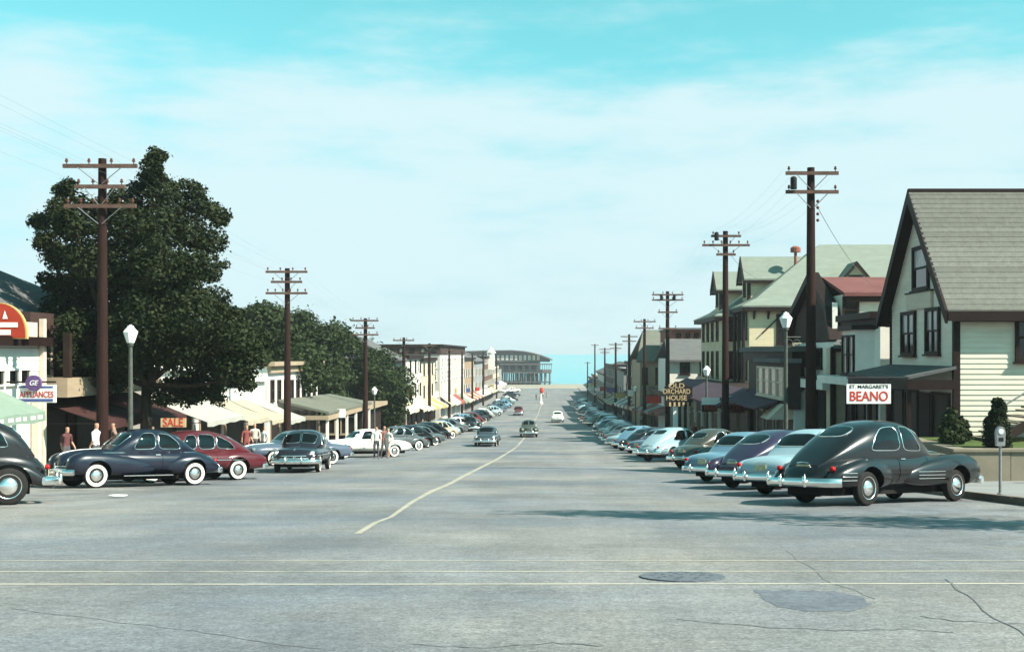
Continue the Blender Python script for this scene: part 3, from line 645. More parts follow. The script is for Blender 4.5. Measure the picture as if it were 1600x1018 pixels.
def car_proto(kind, body, cabin, fenders, wheels, r, sides, shield, rear, nose, tail, cn=3.0, bn=2.8, white=True, arch=.065, running=None, chrome_side=None, doors=(), grille='bars', lamp=None, spare=False):
    """collects the pieces of one kind of car as (name, mesh, parent index, location)"""
    out = []
    def put(name, me, par=None, loc=(0, 0, 0)): out.append((name, me, par, loc)); return len(out) - 1
    bs = Shell([(x, 0, w, zb, zt) for x, w, zb, zt in body], bn); cb = Cabin(cabin, cn)
    wy = max(f['y'] for f in wheels)
    cyl = []
    for q in wheels:
        for s in (-1, 1):
            c = MB().lathe([(r + arch, s * (q['y'] - .17)), (r + arch, s * 1.3)], c=(q['x'], 0, r + .01), axis='Y', n=32).mesh('c', 'under'); fix_normals(c); cyl.append(c)
    bm_ = bs.mesh('body', 26, 28); bm_ = boolean_cut(bm_, cyl); smooth(bm_, 40); put('body', bm_)
    put('roof', cb.mesh('roof'))
    for f in fenders:
        for s in (-1, 1):
            fm = Shell([(x, s * yc, w, zb, zt) for x, yc, w, zb, zt in f['st']], f.get('n', 2.5)).mesh('fender', 20, 20)
            fm = boolean_cut(fm, [c for c in cyl if (c.vertices[0].co.y > 0) == (s > 0)]); smooth(fm, 40); put('fender', fm)
    inner = MB()
    x0, x1 = min(q[0] for q in body) + .35, max(q[0] for q in body) - .35
    inner.box(x0, x1, -.55, .55, .2, .5)
    for q in wheels: inner.tube((q['x'], -q['y'] + .08, r), (q['x'], q['y'] - .08, r), .05)
    put('chassis', inner.mesh('chassis', 'under'))
    ty, sd_ = wheel_meshes(r, white)
    for q in wheels:
        for s in (-1, 1):
            i = put('wheel', ty, None, (q['x'], s * q['y'], r)); w_, d_, h_ = sd_[s]
            put(w_.name.split('.')[0], w_, i); put('rim', d_, i); put('hubcap', h_, i)
    def pane(name, fn, poly, r_=.28):
        g, rim = patch(fn, poly, r=r_); me = g.mesh(name, 'carglass'); fix_normals(me); smooth(me, 60); i = put(name, me)
        t = MB().path(rim, .011, 5, closed=True).mesh('window_trim', 'chrome'); fix_normals(t); smooth(t, 60); put('window_trim', t, i)
    for poly in sides:
        for s in (-1, 1): pane('side_window', lambda a, b, s=s: cb.side(a, max(.001, b), s), poly)
    for poly in shield:
        for s in ((-1, 1) if poly[0][1] > 0 else (1,)): pane('windscreen', lambda a, b: cb.top(a, b), [(a, b * s) for a, b in poly], .2)
    for poly in rear:
        for s in ((-1, 1) if all(q[1] > 0 for q in poly) else (1,)): pane('rear_window', lambda a, b: cb.top(a, b), [(a, b * s) for a, b in poly], .32)
    bf, gf = bumper(nose[0], nose[1], nose[2], 1, guards=nose[3]); i = put('front_bumper', bf); [put('bumper_guard', q_, i) for q_ in gf]
    br, gr = bumper(tail[0], tail[1], tail[2], -1, guards=tail[3]); i = put('rear_bumper', br); [put('bumper_guard', q_, i) for q_ in gr]
    # grille
    xn = max(q[0] for q in body); gi = MB()
    if grille == 'bars':
        for k, z in enumerate((.46, .53, .60, .67)):
            wd = .62 - .07 * k; gi.path([(xn - .02 - .22 * (abs(t) ** 2) + (.06 - .03 * abs(k - 1)), t * wd, z) for t in [-1 + j / 6 for j in range(13)]], .017, 6)
        gi.path([(xn + .03, 0, .44), (xn + .035, 0, .70)], .025, 6)
    elif grille == 'wide':
        for k, z in enumerate((.44, .54, .64)):
            gi.path([(xn - .0 - .2 * (abs(t) ** 2.4) + .02, t * .74, z) for t in [-1 + j / 6 for j in range(13)]], .028 if k != 1 else .036, 8)
        for t in (-.55, -.28, 0, .28, .55): gi.path([(xn - .2 * abs(t / .74) ** 2.4 + .03, t, .45), (xn - .2 * abs(t / .74) ** 2.4 + .03, t, .64)], .022, 6)
    else:
        for k in range(9): y = -.2 + .05 * k; gi.path([(xn + .012, y * .6, .42), (xn + .0, y, .72), (xn - .07, y * .95, .98)], .009, 5)
        gi.path([(xn + .01, -.22, .42), (xn, -.25, .72), (xn - .07, -.22, 1.0), (xn - .08, 0, 1.06), (xn - .07, .22, 1.0), (xn, .25, .72), (xn + .01, .22, .42)], .016, 6)
    g = gi.mesh('grille', 'chrome'); fix_normals(g); smooth(g, 60); put('grille', g)
    for s in (-1, 1):
        lx, ly, lz = lamp
        ring = MB().lathe([(.098, -.05), (.105, 0), (.09, .015), (.082, .0)], axis='X', n=20).mesh('headlight', 'chrome'); fix_normals(ring); smooth(ring, 50)
        le = MB().lathe([(.084, 0), (.07, .03), (.035, .048), (.004, .052)], axis='X', n=20).mesh('lens', 'lens'); fix_normals(le); smooth(le, 60)
        i = put('headlight', ring, None, (lx, s * ly, lz)); put('lens', le, i)
    tx = min(q[0] for q in body)
    ri = len(fenders) - 1
    for s in (-1, 1):
        tl = MB().lathe([(.045, .05), (.055, 0), (.045, -.03), (.004, -.045)], axis='X', n=14).mesh('tail_light', 'redlens'); fix_normals(tl); smooth(tl, 60); put('tail_light', tl, None, (tail[4][0], s * tail[4][1], tail[4][2]))
    pl = MB().box(-.012, 0, -.16, .16, -.07, .07).mesh('number_plate', 'plate'); put('number_plate', pl, None, (tail[5][0], 0, tail[5][1]))
    hd = MB().path([(tail[5][0] - .0, -.14, tail[5][1] + .1), (tail[5][0] - .03, 0, tail[5][1] + .115), (tail[5][0], .14, tail[5][1] + .1)], .018, 6).mesh('boot_handle', 'chrome'); put('boot_handle', hd)
    # shut lines, handles, waist moulding
    for s in (-1, 1):
        for x in doors:
            put('door_seam', MB().path([(x, s * bs.side(x, z, .001), z) for z in [.42 + (.98 - .42) * k / 7 for k in range(8)]], .006, 4).mesh('door_seam', 'seam'))
        for x in doors[1:]:
            hx = x + .14; y = bs.side(hx, .9, .03); ha = MB(); ha.path([(hx - .07, s * y, .9), (hx + .07, s * y, .9)], .013, 6); ha.path([(hx + .05, s * y, .9), (hx + .05, s * (y - .05), .9)], .011, 5); put('door_handle', ha.mesh('door_handle', 'chrome'))
        if chrome_side:
            for (xa, xb, z) in chrome_side:
                mo = MB(); mo.path([(x, s * bs.side(x, z, .008), z) for x in [xa + (xb - xa) * k / 16 for k in range(17)]], .013, 5); put('side_moulding', mo.mesh('side_moulding', 'chrome'))
    hm = MB().path([(x, 0, bs.zt(x) + .008) for x in [1.05 + (xn - .12 - 1.05) * k / 10 for k in range(11)]], [.012] * 9 + [.02, .03], 6).mesh('hood_ornament', 'chrome'); put('hood_ornament', hm)
    if running:
        for s in (-1, 1):
            rb = MB().box(running[0], running[1], s * .62, s * .88, .30, .34).mesh('running_board', 'paint'); i = put('running_board', rb)
            rt = MB().box(running[0] + .02, running[1] - .02, s * .875, s * .895, .312, .332).mesh('board_trim', 'chrome'); put('board_trim', rt, i)
    if spare:
        sp = MB().lathe([(.33, -.08), (.35, 0), (.33, .08), (.05, .1)], axis='X', n=24).mesh('spare_wheel', 'tyre'); put('spare_wheel', sp, None, (tx - .06, 0, .72))
    CAR[kind] = out

W_ = lambda a, b, y=.745: [{'x': a, 'y': y}, {'x': b, 'y': y}]
SIDE40 = [[(.46, .10), (-.22, .10), (-.22, .80), (.16, .80)]]
F_FRONT = {'st': [(2.52, .62, .05, .55, .68), (2.44, .63, .19, .45, .82), (2.2, .655, .25, .37, .94), (1.85, .67, .265, .34, .995), (1.4, .675, .265, .33, .985), (.95, .68, .25, .33, .93), (.45, .69, .2, .34, .84), (.0, .7, .13, .38, .70), (-.25, .7, .04, .46, .58)], 'n': 2.5}
F_REAR = {'st': [(-.55, .72, .04, .46, .58), (-.75, .71, .14, .38, .76), (-1.1, .70, .225, .33, .89), (-1.5, .69, .25, .32, .93), (-1.95, .675, .235, .34, .84), (-2.3, .655, .18, .38, .70), (-2.5, .64, .05, .44, .56)], 'n': 2.5}
B40 = [(2.56, .16, .50, .72), (2.5, .30, .42, .86), (2.3, .38, .37, .96), (1.8, .47, .34, 1.035), (1.2, .63, .32, 1.07), (.7, .77, .31, 1.08), (-.3, .815, .30, 1.07), (-1.3, .79, .31, 1.04)]
car_proto('fastback', B40 + [(-2.0, .70, .34, .95), (-2.35, .56, .37, .82), (-2.55, .36, .42, .66), (-2.6, .15, .47, .56)],
    [(1.02, .56, .98, .02), (.80, .64, 1.0, .20), (.48, .70, 1.0, .52), (.22, .73, 1.0, .645), (-.1, .745, 1.0, .69), (-.55, .745, 1.0, .69), (-1.0, .72, 1.0, .62), (-1.45, .66, .97, .47), (-1.9, .57, .93, .24), (-2.25, .46, .85, .07), (-2.42, .36, .78, .01)],
    [F_FRONT, F_REAR], W_(1.52, -1.47), .345,
    SIDE40 + [[(-.32, .10), (-1.22, .12), (-1.05, .55), (-.82, .76), (-.32, .80)]],
    [[(.82, .05), (.82, .80), (.40, .76), (.40, .05)]], [[(-1.22, -.52), (-1.62, -.50), (-1.62, .50), (-1.22, .52)]],
    (2.72, .90, .44, (.30,)), (-2.72, .90, .46, (.30,), (-2.36, .66, .72), (-2.42, .73)), white=False,
    doors=(.62, -.42), chrome_side=[(1.6, -1.5, .985)], lamp=(2.42, .63, .74))
# streamlined speed lines on the fenders
def _trim(pts): CAR['fastback'].append(('fender_trim', MB().path(pts, .010, 5).mesh('fender_trim', 'chrome'), None, (0, 0, 0)))
for s in (-1, 1):
    for z in (.50, .57, .64):
        _trim([(x, s * (Shell([(a, b, c, d, e) for a, b, c, d, e in F_FRONT['st']], 2.5).side(x, z, .006)), z) for x in [.95 - .09 * k for k in range(10)]])
        _trim([(x, s * (Shell([(a, b, c, d, e) for a, b, c, d, e in F_REAR['st']], 2.5).side(x, z, .006)), z) for x in [-1.93 - .05 * k for k in range(8)]])
car_proto('coupe', B40 + [(-1.8, .72, .33, .99), (-2.2, .62, .36, .90), (-2.48, .44, .41, .73), (-2.58, .2, .47, .6)],
    [(1.02, .56, .98, .02), (.80, .64, 1.0, .20), (.48, .70, 1.0, .50), (.22, .73, 1.0, .62), (-.1, .74, 1.0, .66), (-.5, .735, 1.0, .64), (-.85, .70, 1.0, .54), (-1.15, .64, 1.0, .37), (-1.45, .55, .98, .17), (-1.7, .46, .95, .05), (-1.8, .4, .92, .01)],
    [F_FRONT, F_REAR], W_(1.52, -1.42), .345,
    SIDE40 + [[(-.32, .10), (-1.02, .12), (-.95, .5), (-.7, .78), (-.32, .80)]],
    [[(.82, .05), (.82, .80), (.40, .76), (.40, .05)]], [[(-.98, -.56), (-1.32, -.55), (-1.32, .55), (-.98, .56)]],
    (2.72, .90, .44, (.30,)), (-2.70, .88, .44, (.30,), (-2.34, .66, .72), (-2.5, .72)),
    doors=(.62, -.42), chrome_side=[(1.9, -1.55, .965)], running=(-.72, .78), lamp=(2.42, .63, .74))
B50 = [(2.58, .38, .48, .70), (2.52, .62, .42, .80), (2.3, .80, .37, .90), (1.8, .88, .34, .955), (1.0, .915, .32, .985), (0, .925, .31, .99), (-1, .915, .31, .975)]
F50 = {'st': [(-.75, .74, .05, .42, .62), (-1.0, .735, .17, .36, .82), (-1.45, .73, .215, .32, .90), (-2.0, .71, .21, .34, .87), (-2.4, .68, .17, .38, .80), (-2.58, .66, .04, .46, .66)], 'n': 2.6}
car_proto('torpedo', B50 + [(-1.9, .82, .33, .90), (-2.35, .60, .38, .74), (-2.55, .34, .43, .62)],
    [(1.2, .52, .9, .02), (.92, .66, .93, .20), (.58, .76, .94, .50), (.30, .79, .94, .63), (-.1, .80, .94, .68), (-.6, .795, .94, .67), (-1.1, .76, .93, .57), (-1.6, .68, .90, .38), (-2.0, .56, .86, .17), (-2.3, .44, .76, .05), (-2.45, .34, .7, .01)],
    [F50], W_(1.52, -1.45, .765), .335,
    [[(.56, .12), (.02, .12), (.02, .80), (.32, .80)], [(-.06, .12), (-.62, .12), (-.62, .80), (-.06, .80)], [(-.70, .14), (-1.42, .18), (-1.2, .58), (-.70, .80)]],
    [[(.94, .04), (.94, .82), (.50, .80), (.50, .04)]], [[(-1.2, -.60), (-1.72, -.56), (-1.72, .56), (-1.2, .60)]],
    (2.72, .93, .43, (.30,)), (-2.70, .92, .43, (.32,), (-2.5, .70, .68), (-2.44, .68)),
    doors=(.66, -.02, -.66), chrome_side=[(2.2, -2.0, .66)], grille='wide', lamp=(2.44, .66, .73))
car_proto('notchback', B50 + [(-1.9, .90, .32, .95), (-2.3, .82, .36, .90), (-2.52, .66, .41, .80), (-2.6, .42, .47, .66)],
    [(1.2, .52, .9, .02), (.92, .66, .93, .20), (.58, .76, .94, .48), (.30, .79, .94, .60), (-.1, .80, .94, .64), (-.6, .795, .94, .63), (-.95, .77, .94, .53), (-1.2, .72, .94, .36), (-1.45, .65, .93, .14), (-1.62, .58, .92, .01)],
    [F50], W_(1.52, -1.45, .765), .335,
    [[(.56, .12), (-.16, .12), (-.16, .80), (.32, .80)], [(-.26, .12), (-1.1, .14), (-1.0, .52), (-.8, .78), (-.26, .80)]],
    [[(.94, -.82), (.94, .82), (.50, .80), (.50, -.80)]], [[(-1.0, -.74), (-1.36, -.76), (-1.36, .76), (-1.0, .74)]],
    (2.72, .93, .43, (.30,)), (-2.74, .92, .44, (.34,), (-2.54, .68, .72), (-2.6, .66)),
    doors=(.66, -.22), chrome_side=[(2.2, -2.2, .68)], grille='wide', lamp=(2.44, .66, .73))
car_proto('old_sedan', [(2.12, .20, .45, .80), (2.05, .27, .40, 1.02), (1.6, .34, .36, 1.09), (1.0, .50, .33, 1.12), (.6, .64, .31, 1.13), (-.3, .70, .30, 1.12), (-1.2, .68, .32, 1.10), (-1.7, .60, .36, .98), (-1.95, .46, .40, .78), (-2.02, .25, .45, .6)],
    [(.84, .55, 1.04, .02), (.72, .60, 1.05, .30), (.56, .63, 1.05, .55), (.36, .655, 1.05, .63), (0, .67, 1.05, .66), (-.6, .67, 1.05, .66), (-1.0, .65, 1.05, .62), (-1.35, .60, 1.05, .46), (-1.6, .53, 1.02, .22), (-1.75, .45, .96, .03)],
    [{'st': [(2.1, .63, .04, .48, .58), (2.02, .63, .13, .50, .74), (1.75, .64, .17, .52, .86), (1.45, .65, .175, .50, .88), (1.1, .66, .17, .42, .80), (.75, .68, .16, .33, .58), (.5, .7, .15, .30, .42), (.4, .7, .1, .30, .37)], 'n': 2.6},
     {'st': [(-.42, .7, .08, .30, .36), (-.55, .69, .15, .32, .5), (-.85, .67, .175, .40, .78), (-1.2, .65, .18, .46, .86), (-1.55, .63, .17, .42, .80), (-1.85, .62, .15, .34, .62), (-2.05, .61, .1, .30, .46), (-2.12, .60, .03, .32, .40)], 'n': 2.6}],
    W_(1.4, -1.25, .70), .365,
    [[(.52, .12), (.0, .12), (.0, .80), (.40, .80)], [(-.1, .12), (-.72, .12), (-.72, .80), (-.1, .80)], [(-.82, .14), (-1.25, .16), (-1.12, .62), (-.82, .78)]],
    [[(.74, .05), (.74, .84), (.54, .82), (.54, .05)]], [[(-1.3, -.42), (-1.52, -.42), (-1.52, .42), (-1.3, .42)]],
    (2.30, .80, .46, (.25,)), (-2.24, .80, .46, (.25,), (-1.98, .62, .74), (-2.06, .62)), cn=3.4, bn=3.2, white=False, running=(-.5, .5),
    doors=(.5, -.05, -.78), chrome_side=[(1.9, -1.4, 1.0)], grille='tall', lamp=(1.92, .48, .86))

def far_mesh(kind):
    """the whole car as one mesh for distant copies"""
    mb_v, mb_f, mi, mats = [], [], [], []
    locs = []
    for name, me, par, loc in CAR[kind]:
        base = Vector(loc) + (locs[par] if par is not None else Vector((0, 0, 0))); locs.append(base)
        if name in ('door_seam', 'door_handle', 'window_trim', 'bumper_guard', 'boot_handle', 'fender_trim', 'rim'): continue
        m = me.materials[0]
        if m not in mats: mats.append(m)
        n = len(mb_v); mb_v += [v.co + base for v in me.vertices]
        for p in me.polygons: mb_f.append(tuple(i + n for i in p.vertices)); mi.append(mats.index(m))
    me = bpy.data.meshes.new('far_' + kind); me.from_pydata(mb_v, [], mb_f)
    for m in mats: me.materials.append(m)
    me.polygons.foreach_set('material_index', mi); smooth(me, 40); return me
def remap(kind, fx):
    """shorten or lengthen the overhangs of a kind of car; wheels keep their shape"""
    new = []; seen = {}
    for nm, me, par, loc in CAR[kind]:
        if nm in ('wheel', 'whitewall', 'rim', 'rim_band', 'hubcap', 'lens'): new.append((nm, me, par, loc)); continue
        if loc != (0, 0, 0): new.append((nm, me, par, (fx(loc[0]), loc[1], loc[2]))); continue
        for v in me.vertices: v.co.x = fx(v.co.x)
        new.append((nm, me, par, loc))
    CAR[kind] = new
remap('coupe', lambda x: 1.62 + (x - 1.62) * .74 if x > 1.62 else -1.5 + (x + 1.5) * .78 if x < -1.5 else x)
FAR = {}
def place_car(kind, x, y, heading, color, label, group=None, far=False, name='parked_car', cat='car', seat=True):
    """heading in degrees: 0 noses to +X, 90 down the street"""
    a = math.radians(heading); f = Vector((math.cos(a), math.sin(a), 0)); up = Vector((0, -gslope(y), 1)).normalized()
    f = (f - up * f.dot(up)).normalized(); l = up.cross(f)
    mtx = Matrix.Translation((x, y, gz(y) + .004)) @ Matrix((f, l, up)).transposed().to_4x4()
    if far:
        if kind not in FAR: FAR[kind] = far_mesh(kind)
        o = link(name, FAR[kind], color=color); o.matrix_world = mtx; return setp(o, label, cat, group)
    root = empty(name, (0, 0, 0), label, cat, group); root.matrix_world = mtx; objs = []
    for nm, me, par, loc in CAR[kind]:
        objs.append(link(nm, me, root if par is None else objs[par], color, loc))
    return root
# ------------------------------------------------------------------ where the cars stand
BLACK = (.006, .006, .007); NAVY = (.008, .011, .022); BLUE = (.11, .21, .28); PALE = (.27, .39, .43); PLUM = (.022, .018, .042); MAROON = (.075, .010, .014); GREY = (.07, .085, .09); WHITE_ = (.74, .74, .68); OLIVE = (.05, .055, .045); TEAL = (.04, .10, .12); BEIGE = (.36, .31, .22); STEEL = (.075, .10, .14)
RG = 'cars parked at an angle along the right-hand kerb'; LG = 'cars parked at an angle along the left-hand kerb'; DG = 'cars driving on the street'
place_car('fastback', 6.8, 24.0, 38, BLACK, 'black fastback sedan nearest on the right, nosed to the kerb beside the parking meter', RG)
place_car('notchback', 6.7, 28.2, 42, PALE, 'pale blue sedan parked directly beyond the nearest black fastback', RG)
place_car('torpedo', 6.55, 32.4, 43, PLUM, 'dark plum sedan parked second beyond the nearest black fastback', RG)
place_car('notchback', 6.45, 37.0, 43, BLUE, 'mid blue sedan parked between the plum sedan and the boxy dark one', RG)
place_car('coupe', 6.9, 48.5, 42, OLIVE, 'dark round-fendered car parked across from the hotel sign, after a gap', RG)
place_car('fastback', 6.3, 58.0, 44, PALE, 'light blue fastback parked just past the dark round-fendered car', RG)
place_car('notchback', 6.5, 66.5, 44, STEEL, 'steel blue sedan parked just past the light blue fastback', RG)
place_car('torpedo', 6.4, 73.0, 45, BLACK, 'low black sedan parked past the steel blue sedan on the right', RG)
cname = {id(c): n for c, n in ((BLACK, 'black'), (NAVY, 'navy'), (BLUE, 'mid blue'), (PALE, 'pale blue'), (PLUM, 'plum'), (GREY, 'grey'), (WHITE_, 'white'), (TEAL, 'teal'), (BEIGE, 'beige'), (STEEL, 'steel blue'))}
ordn = ['first', 'second', 'third', 'fourth', 'fifth', 'sixth', 'seventh', 'eighth', 'ninth']
cols = [BLUE, PALE, NAVY, GREY, BLACK, STEEL, BEIGE, TEAL, GREY, NAVY, WHITE_, BLACK]
kinds = ['torpedo', 'notchback', 'fastback', 'coupe']
jr = random.Random(77)
COLS = [BLUE, PALE, NAVY, GREY, BLACK, STEEL, BEIGE, TEAL, WHITE_, BLACK, NAVY, BLACK, (.10, .02, .02), (.05, .08, .05), (.03, .03, .035), (.2, .22, .2)]
def jk(i): return 'old_sedan' if jr.random() < .16 else kinds[jr.randrange(4)]
for i in range(9):
    place_car(jk(i), 6.4 + jr.uniform(-.4, .3), 79 + i * 5.0 + jr.uniform(-.6, .6), 44 + jr.uniform(-6, 6), cols[i % 12], f'{cname[id(cols[i % 12])]} car, {ordn[i]} past the low black sedan in the right-hand row', 'cars in the middle of the right-hand row', far=True)
for i in range(26):
    place_car(jk(i), 6.5 + jr.uniform(-.5, .4), 125 + i * 5.3 + jr.uniform(-.9, .9), 45 + jr.uniform(-7, 7), COLS[jr.randrange(16)], 'tiny car in the farthest stretch of the right-hand kerb row', 'far cars in the right-hand row', far=True)
# left-hand kerb, noses towards the viewer and the left pavement
place_car('old_sedan', -12.25, 22.75, 212, (.012, .011, .012), 'black upright 1930s sedan with bare wheels at the left edge', LG)
place_car('coupe', -12.15, 33.5, 225, NAVY, 'dark navy coupe with whitewall tyres nosed to the left kerb', LG)
place_car('torpedo', -11.95, 37.3, 225, MAROON, 'maroon sloping-back sedan parked behind the navy coupe', LG)
place_car('notchback', -11.8, 52.6, 222, STEEL, 'dark blue sedan with whitewalls partly hidden by the oncoming chrome-grilled car', LG)
place_car('torpedo', -9.9, 45.6, 274, (.012, .012, .018), 'dark car with wide chrome grille and bumper facing the viewer on the left', DG, name='oncoming_car')
place_car('notchback', -10.6, 64.5, 214, WHITE_, 'long white sedan parked nose left beyond the chrome-grilled car', LG)
place_car('coupe', -10.7, 77.5, 222, GREY, 'grey round-backed car parked right after the long white sedan', LG)
place_car('fastback', -11.0, 85.0, 224, BLACK, 'black fastback parked after the grey car on the left', LG)
place_car('notchback', -11.0, 91.0, 225, GREY, 'grey sedan beside the third left-hand utility pole', LG)
for i in range(9):
    place_car(jk(i), -11.2 + jr.uniform(-.3, .4), 96 + i * 5.2 + jr.uniform(-.6, .6), 225 + jr.uniform(-6, 6), cols[(i * 7 + 4) % 12], f'{cname[id(cols[(i * 7 + 4) % 12])]} car, {ordn[i]} past the third pole in the left-hand row', 'cars in the middle of the left-hand row', far=True)
for i in range(24):
    place_car(jk(i), -11.3 + jr.uniform(-.4, .5), 144 + i * 6.0 + jr.uniform(-1, 1), 225 + jr.uniform(-7, 7), COLS[jr.randrange(16)], 'tiny car in the farthest stretch of the left-hand kerb row', 'far cars in the left-hand row', far=True)
place_car('notchback', -5.25, 91, 269, (.035, .045, .055), 'dark grey car driving towards the viewer, nearest in the traffic', DG, name='moving_car')
place_car('coupe', -2.45, 113, 272, (.05, .058, .04), 'olive car driving towards the viewer along the centre line', DG, name='moving_car')
place_car('notchback', .55, 164, 90, WHITE_, 'white car driving away towards the sea in the right lane', DG, name='moving_car')
place_car('torpedo', -6.2, 203, 270, (.10, .02, .02), 'small dark red car coming up from the sea, farthest in the traffic', DG, name='moving_car', far=True)
place_car('coupe', -9.4, 128, 290, BLACK, 'black car backing out of the left-hand row far down the street', DG, name='moving_car', far=True)
for i, (x, y, c) in enumerate(((-12, 330, NAVY), (-18, 372, WHITE_), (-13.5, 380, WHITE_), (14, 390, OLIVE), (17, 396, BLACK), (21, 392, GREY))):
    place_car(kinds[i % 4], x, y, (10, 170, 20, 175, 8, 90)[i], c, ('dark blue car crosswise near the foot of the street', 'white car crosswise left at the foot of the street', 'second white car crosswise at the foot of the street', 'dark olive car at the right foot of the street', 'black car at the right foot of the street', 'grey car outermost right at the foot of the street')[i], 'cars at the foot of the street', far=True)
# ------------------------------------------------------------------ buildings, right-hand side
def fd(px, X): return FPX * X / (px - VX)            # distance along the street of a picture column on the plane x = X
def bld(name, x, y, label, cat='building', group=None): return empty(name, (0, 0, 0), label, cat, group)
def slab(parent, name, m, pts, t=.14, color=None):
    o = MB().prism(pts, (0, 0, -t)).build(name, m, parent, color=color); fix_normals(o.data); return o
def block(parent, name, m, x0, x1, y0, y1, z0, z1, color=None): return MB().box(x0, x1, y0, y1, z0, z1).build(name, m, parent, color=color)

# R1 : cream clapboard gabled building
r1 = bld('gabled_building', 0, 0, 'cream clapboard building with steep gable, green-grey roof and dark trim at right edge')
X1, ya, yb, x1e = 13.2, 37.9, 45.0, 27.0
ym, ze, zr, zb1 = 41.45, 15.75, 19.7, 9.0
def gspan(z, y0=ya, y1=yb, ym_=ym, ze_=ze, zr_=zr):
    if z <= ze_: return y0, y1
    t = (z - ze_) / (zr_ - ze_); return y0 + (ym_ - y0) * t, y1 + (ym_ - y1) * t
core = MB(); core.prism([(X1, ya, zb1), (X1, yb, zb1), (X1, yb, ze), (X1, ym, zr - .15), (X1, ya, ze)], (x1e - X1, 0, 0)); w1 = core.build('wall', 'gable_wall', r1); fix_normals(w1.data)
fR1, fN1 = Face('R', X1), Face('N', ya)
sid = MB(); siding(sid, fR1, lambda z: gspan(z), 12.35, zr - .3, .14); o = sid.build('front_siding', 'gable_wall', r1); fix_normals(o.data)
z = 10.95
while z < ze - .15:      # side wall boards, each its own piece
    b = MB(); t = z + .172
    b.add([fN1.p(X1 + .12, z, .030), fN1.p(x1e, z, .030), fN1.p(x1e, t, .006), fN1.p(X1 + .12, t, .006), fN1.p(X1 + .12, z, .0), fN1.p(x1e, z, .0)], [(0, 1, 2, 3), (4, 5, 1, 0)])
    o = b.build('clapboard', 'cream', w1); fix_normals(o.data); z = t
fnd = MB(); fN1.box(fnd, X1 + .05, x1e, 9.4, 10.95, 0, .02); fnd.build('foundation', 'concrete', r1)
tr = MB(); tr.box(X1 - .06, X1 + .16, ya - .06, ya + .10, 9.2, ze + .1); tr.build('corner_board', 'dark_trim', r1)
tr = MB(); tr.box(X1 - .06, X1 + .12, yb - .10, yb + .06, 9.2, ze + .1); tr.build('corner_board', 'dark_trim', r1)
oh, fo = .46, .45
sl = (zr - ze) / (ym - ya)
for s, yy in ((-1, ya), (1, yb)):
    ye = yy + s * oh; zz = ze - oh * sl + .18
    slab(r1, 'roof', 'roof_green', [(X1 - fo, ym, zr + .18), (x1e, ym, zr + .18), (x1e, ye, zz), (X1 - fo, ye, zz)], .12)
    nc = 24
    for k in range(nc):      # shingle courses, each lapping the one below
        t0, t1 = k / nc, (k + 1) / nc; A_ = lambda t: (ye + (ym - ye) * t, zz + (zr + .18 - zz) * t)
        (y_0, z_0), (y_1, z_1) = A_(t0), A_(t1); g_ = random.uniform(.86, 1.12); q_ = MB()
        q_.add([(X1 - fo, y_0, z_0 + .030), (x1e, y_0, z_0 + .030), (x1e, y_1, z_1 + .008), (X1 - fo, y_1, z_1 + .008), (X1 - fo, y_0, z_0), (x1e, y_0, z_0)], [(0, 1, 2, 3), (4, 5, 1, 0)])
        o = q_.build('shingle_course', 'shingle', r1, color=(.128 * g_, .132 * g_, .115 * g_)); fix_normals(o.data)
    rk = MB(); rk.prism([(X1 - fo - .03, ym, zr + .19), (X1 - fo - .03, ye - s * .02 * -1, zz + .01), (X1 - fo - .03, ye, zz - .42), (X1 - fo - .03, ym, zr - .28)], (.09, 0, 0)); o = rk.build('bargeboard', 'dark_trim', r1); fix_normals(o.data)
    so = MB(); so.prism([(X1 - fo + .06, ym, zr + .02), (X1 - .0, ym, zr + .02), (X1 - .0, ye, zz - .17), (X1 - fo + .06, ye, zz - .17)], (0, 0, -.05)); o = so.build('soffit', 'dark_trim', r1); fix_normals(o.data)
    ev = MB(); ev.box(X1 - fo + .07, x1e, ye - .03, ye + .05, zz - .34, zz - .02); ev.box(X1 - .1, x1e, min(yy, ye), max(yy, ye), zz - .36, zz - .30); ev.build('eaves_board', 'dark_trim', r1)
MB().box(X1 - fo, x1e, ym - .09, ym + .09, zr + .1, zr + .24).build('ridge_cap', 'dark_trim', r1)
GC = ('glass', 'curtain')
window(r1, fR1, fd(1454, X1), fd(1429, X1), zat(453, 41.3), zat(384, 41.3), 'dark_trim', GC, .13, n=.03)
window(r1, fR1, fd(1471, X1), fd(1449, X1), zat(553, 39.9), zat(480, 39.9), 'dark_trim', GC, .13, n=.03, mid_v=True)
window(r1, fR1, fd(1433, X1), fd(1411, X1), zat(555, 43), zat(487, 43), 'dark_trim', GC, .13, n=.03, mid_v=True)
sb = MB(); fR1.box(sb, fd(1459, X1), fd(1421, X1), zat(482, 41.2), zat(457, 41.2), .03, .12); o = sb.build('name_board', 'grey_wall', r1)
sb = MB(); fR1.box(sb, fd(1460.5, X1), fd(1419.5, X1), zat(457, 41.2), zat(454.5, 41.2), .03, .15); sb.build('board_moulding', 'dark_trim', o)
window(r1, fN1, 15.16, 16.4, 13.75, 15.35, 'dark_trim', 'glass', .12, n=.035)
window(r1, fN1, 18.6, 19.8, 13.75, 15.35, 'dark_trim', 'glass', .12, n=.035)
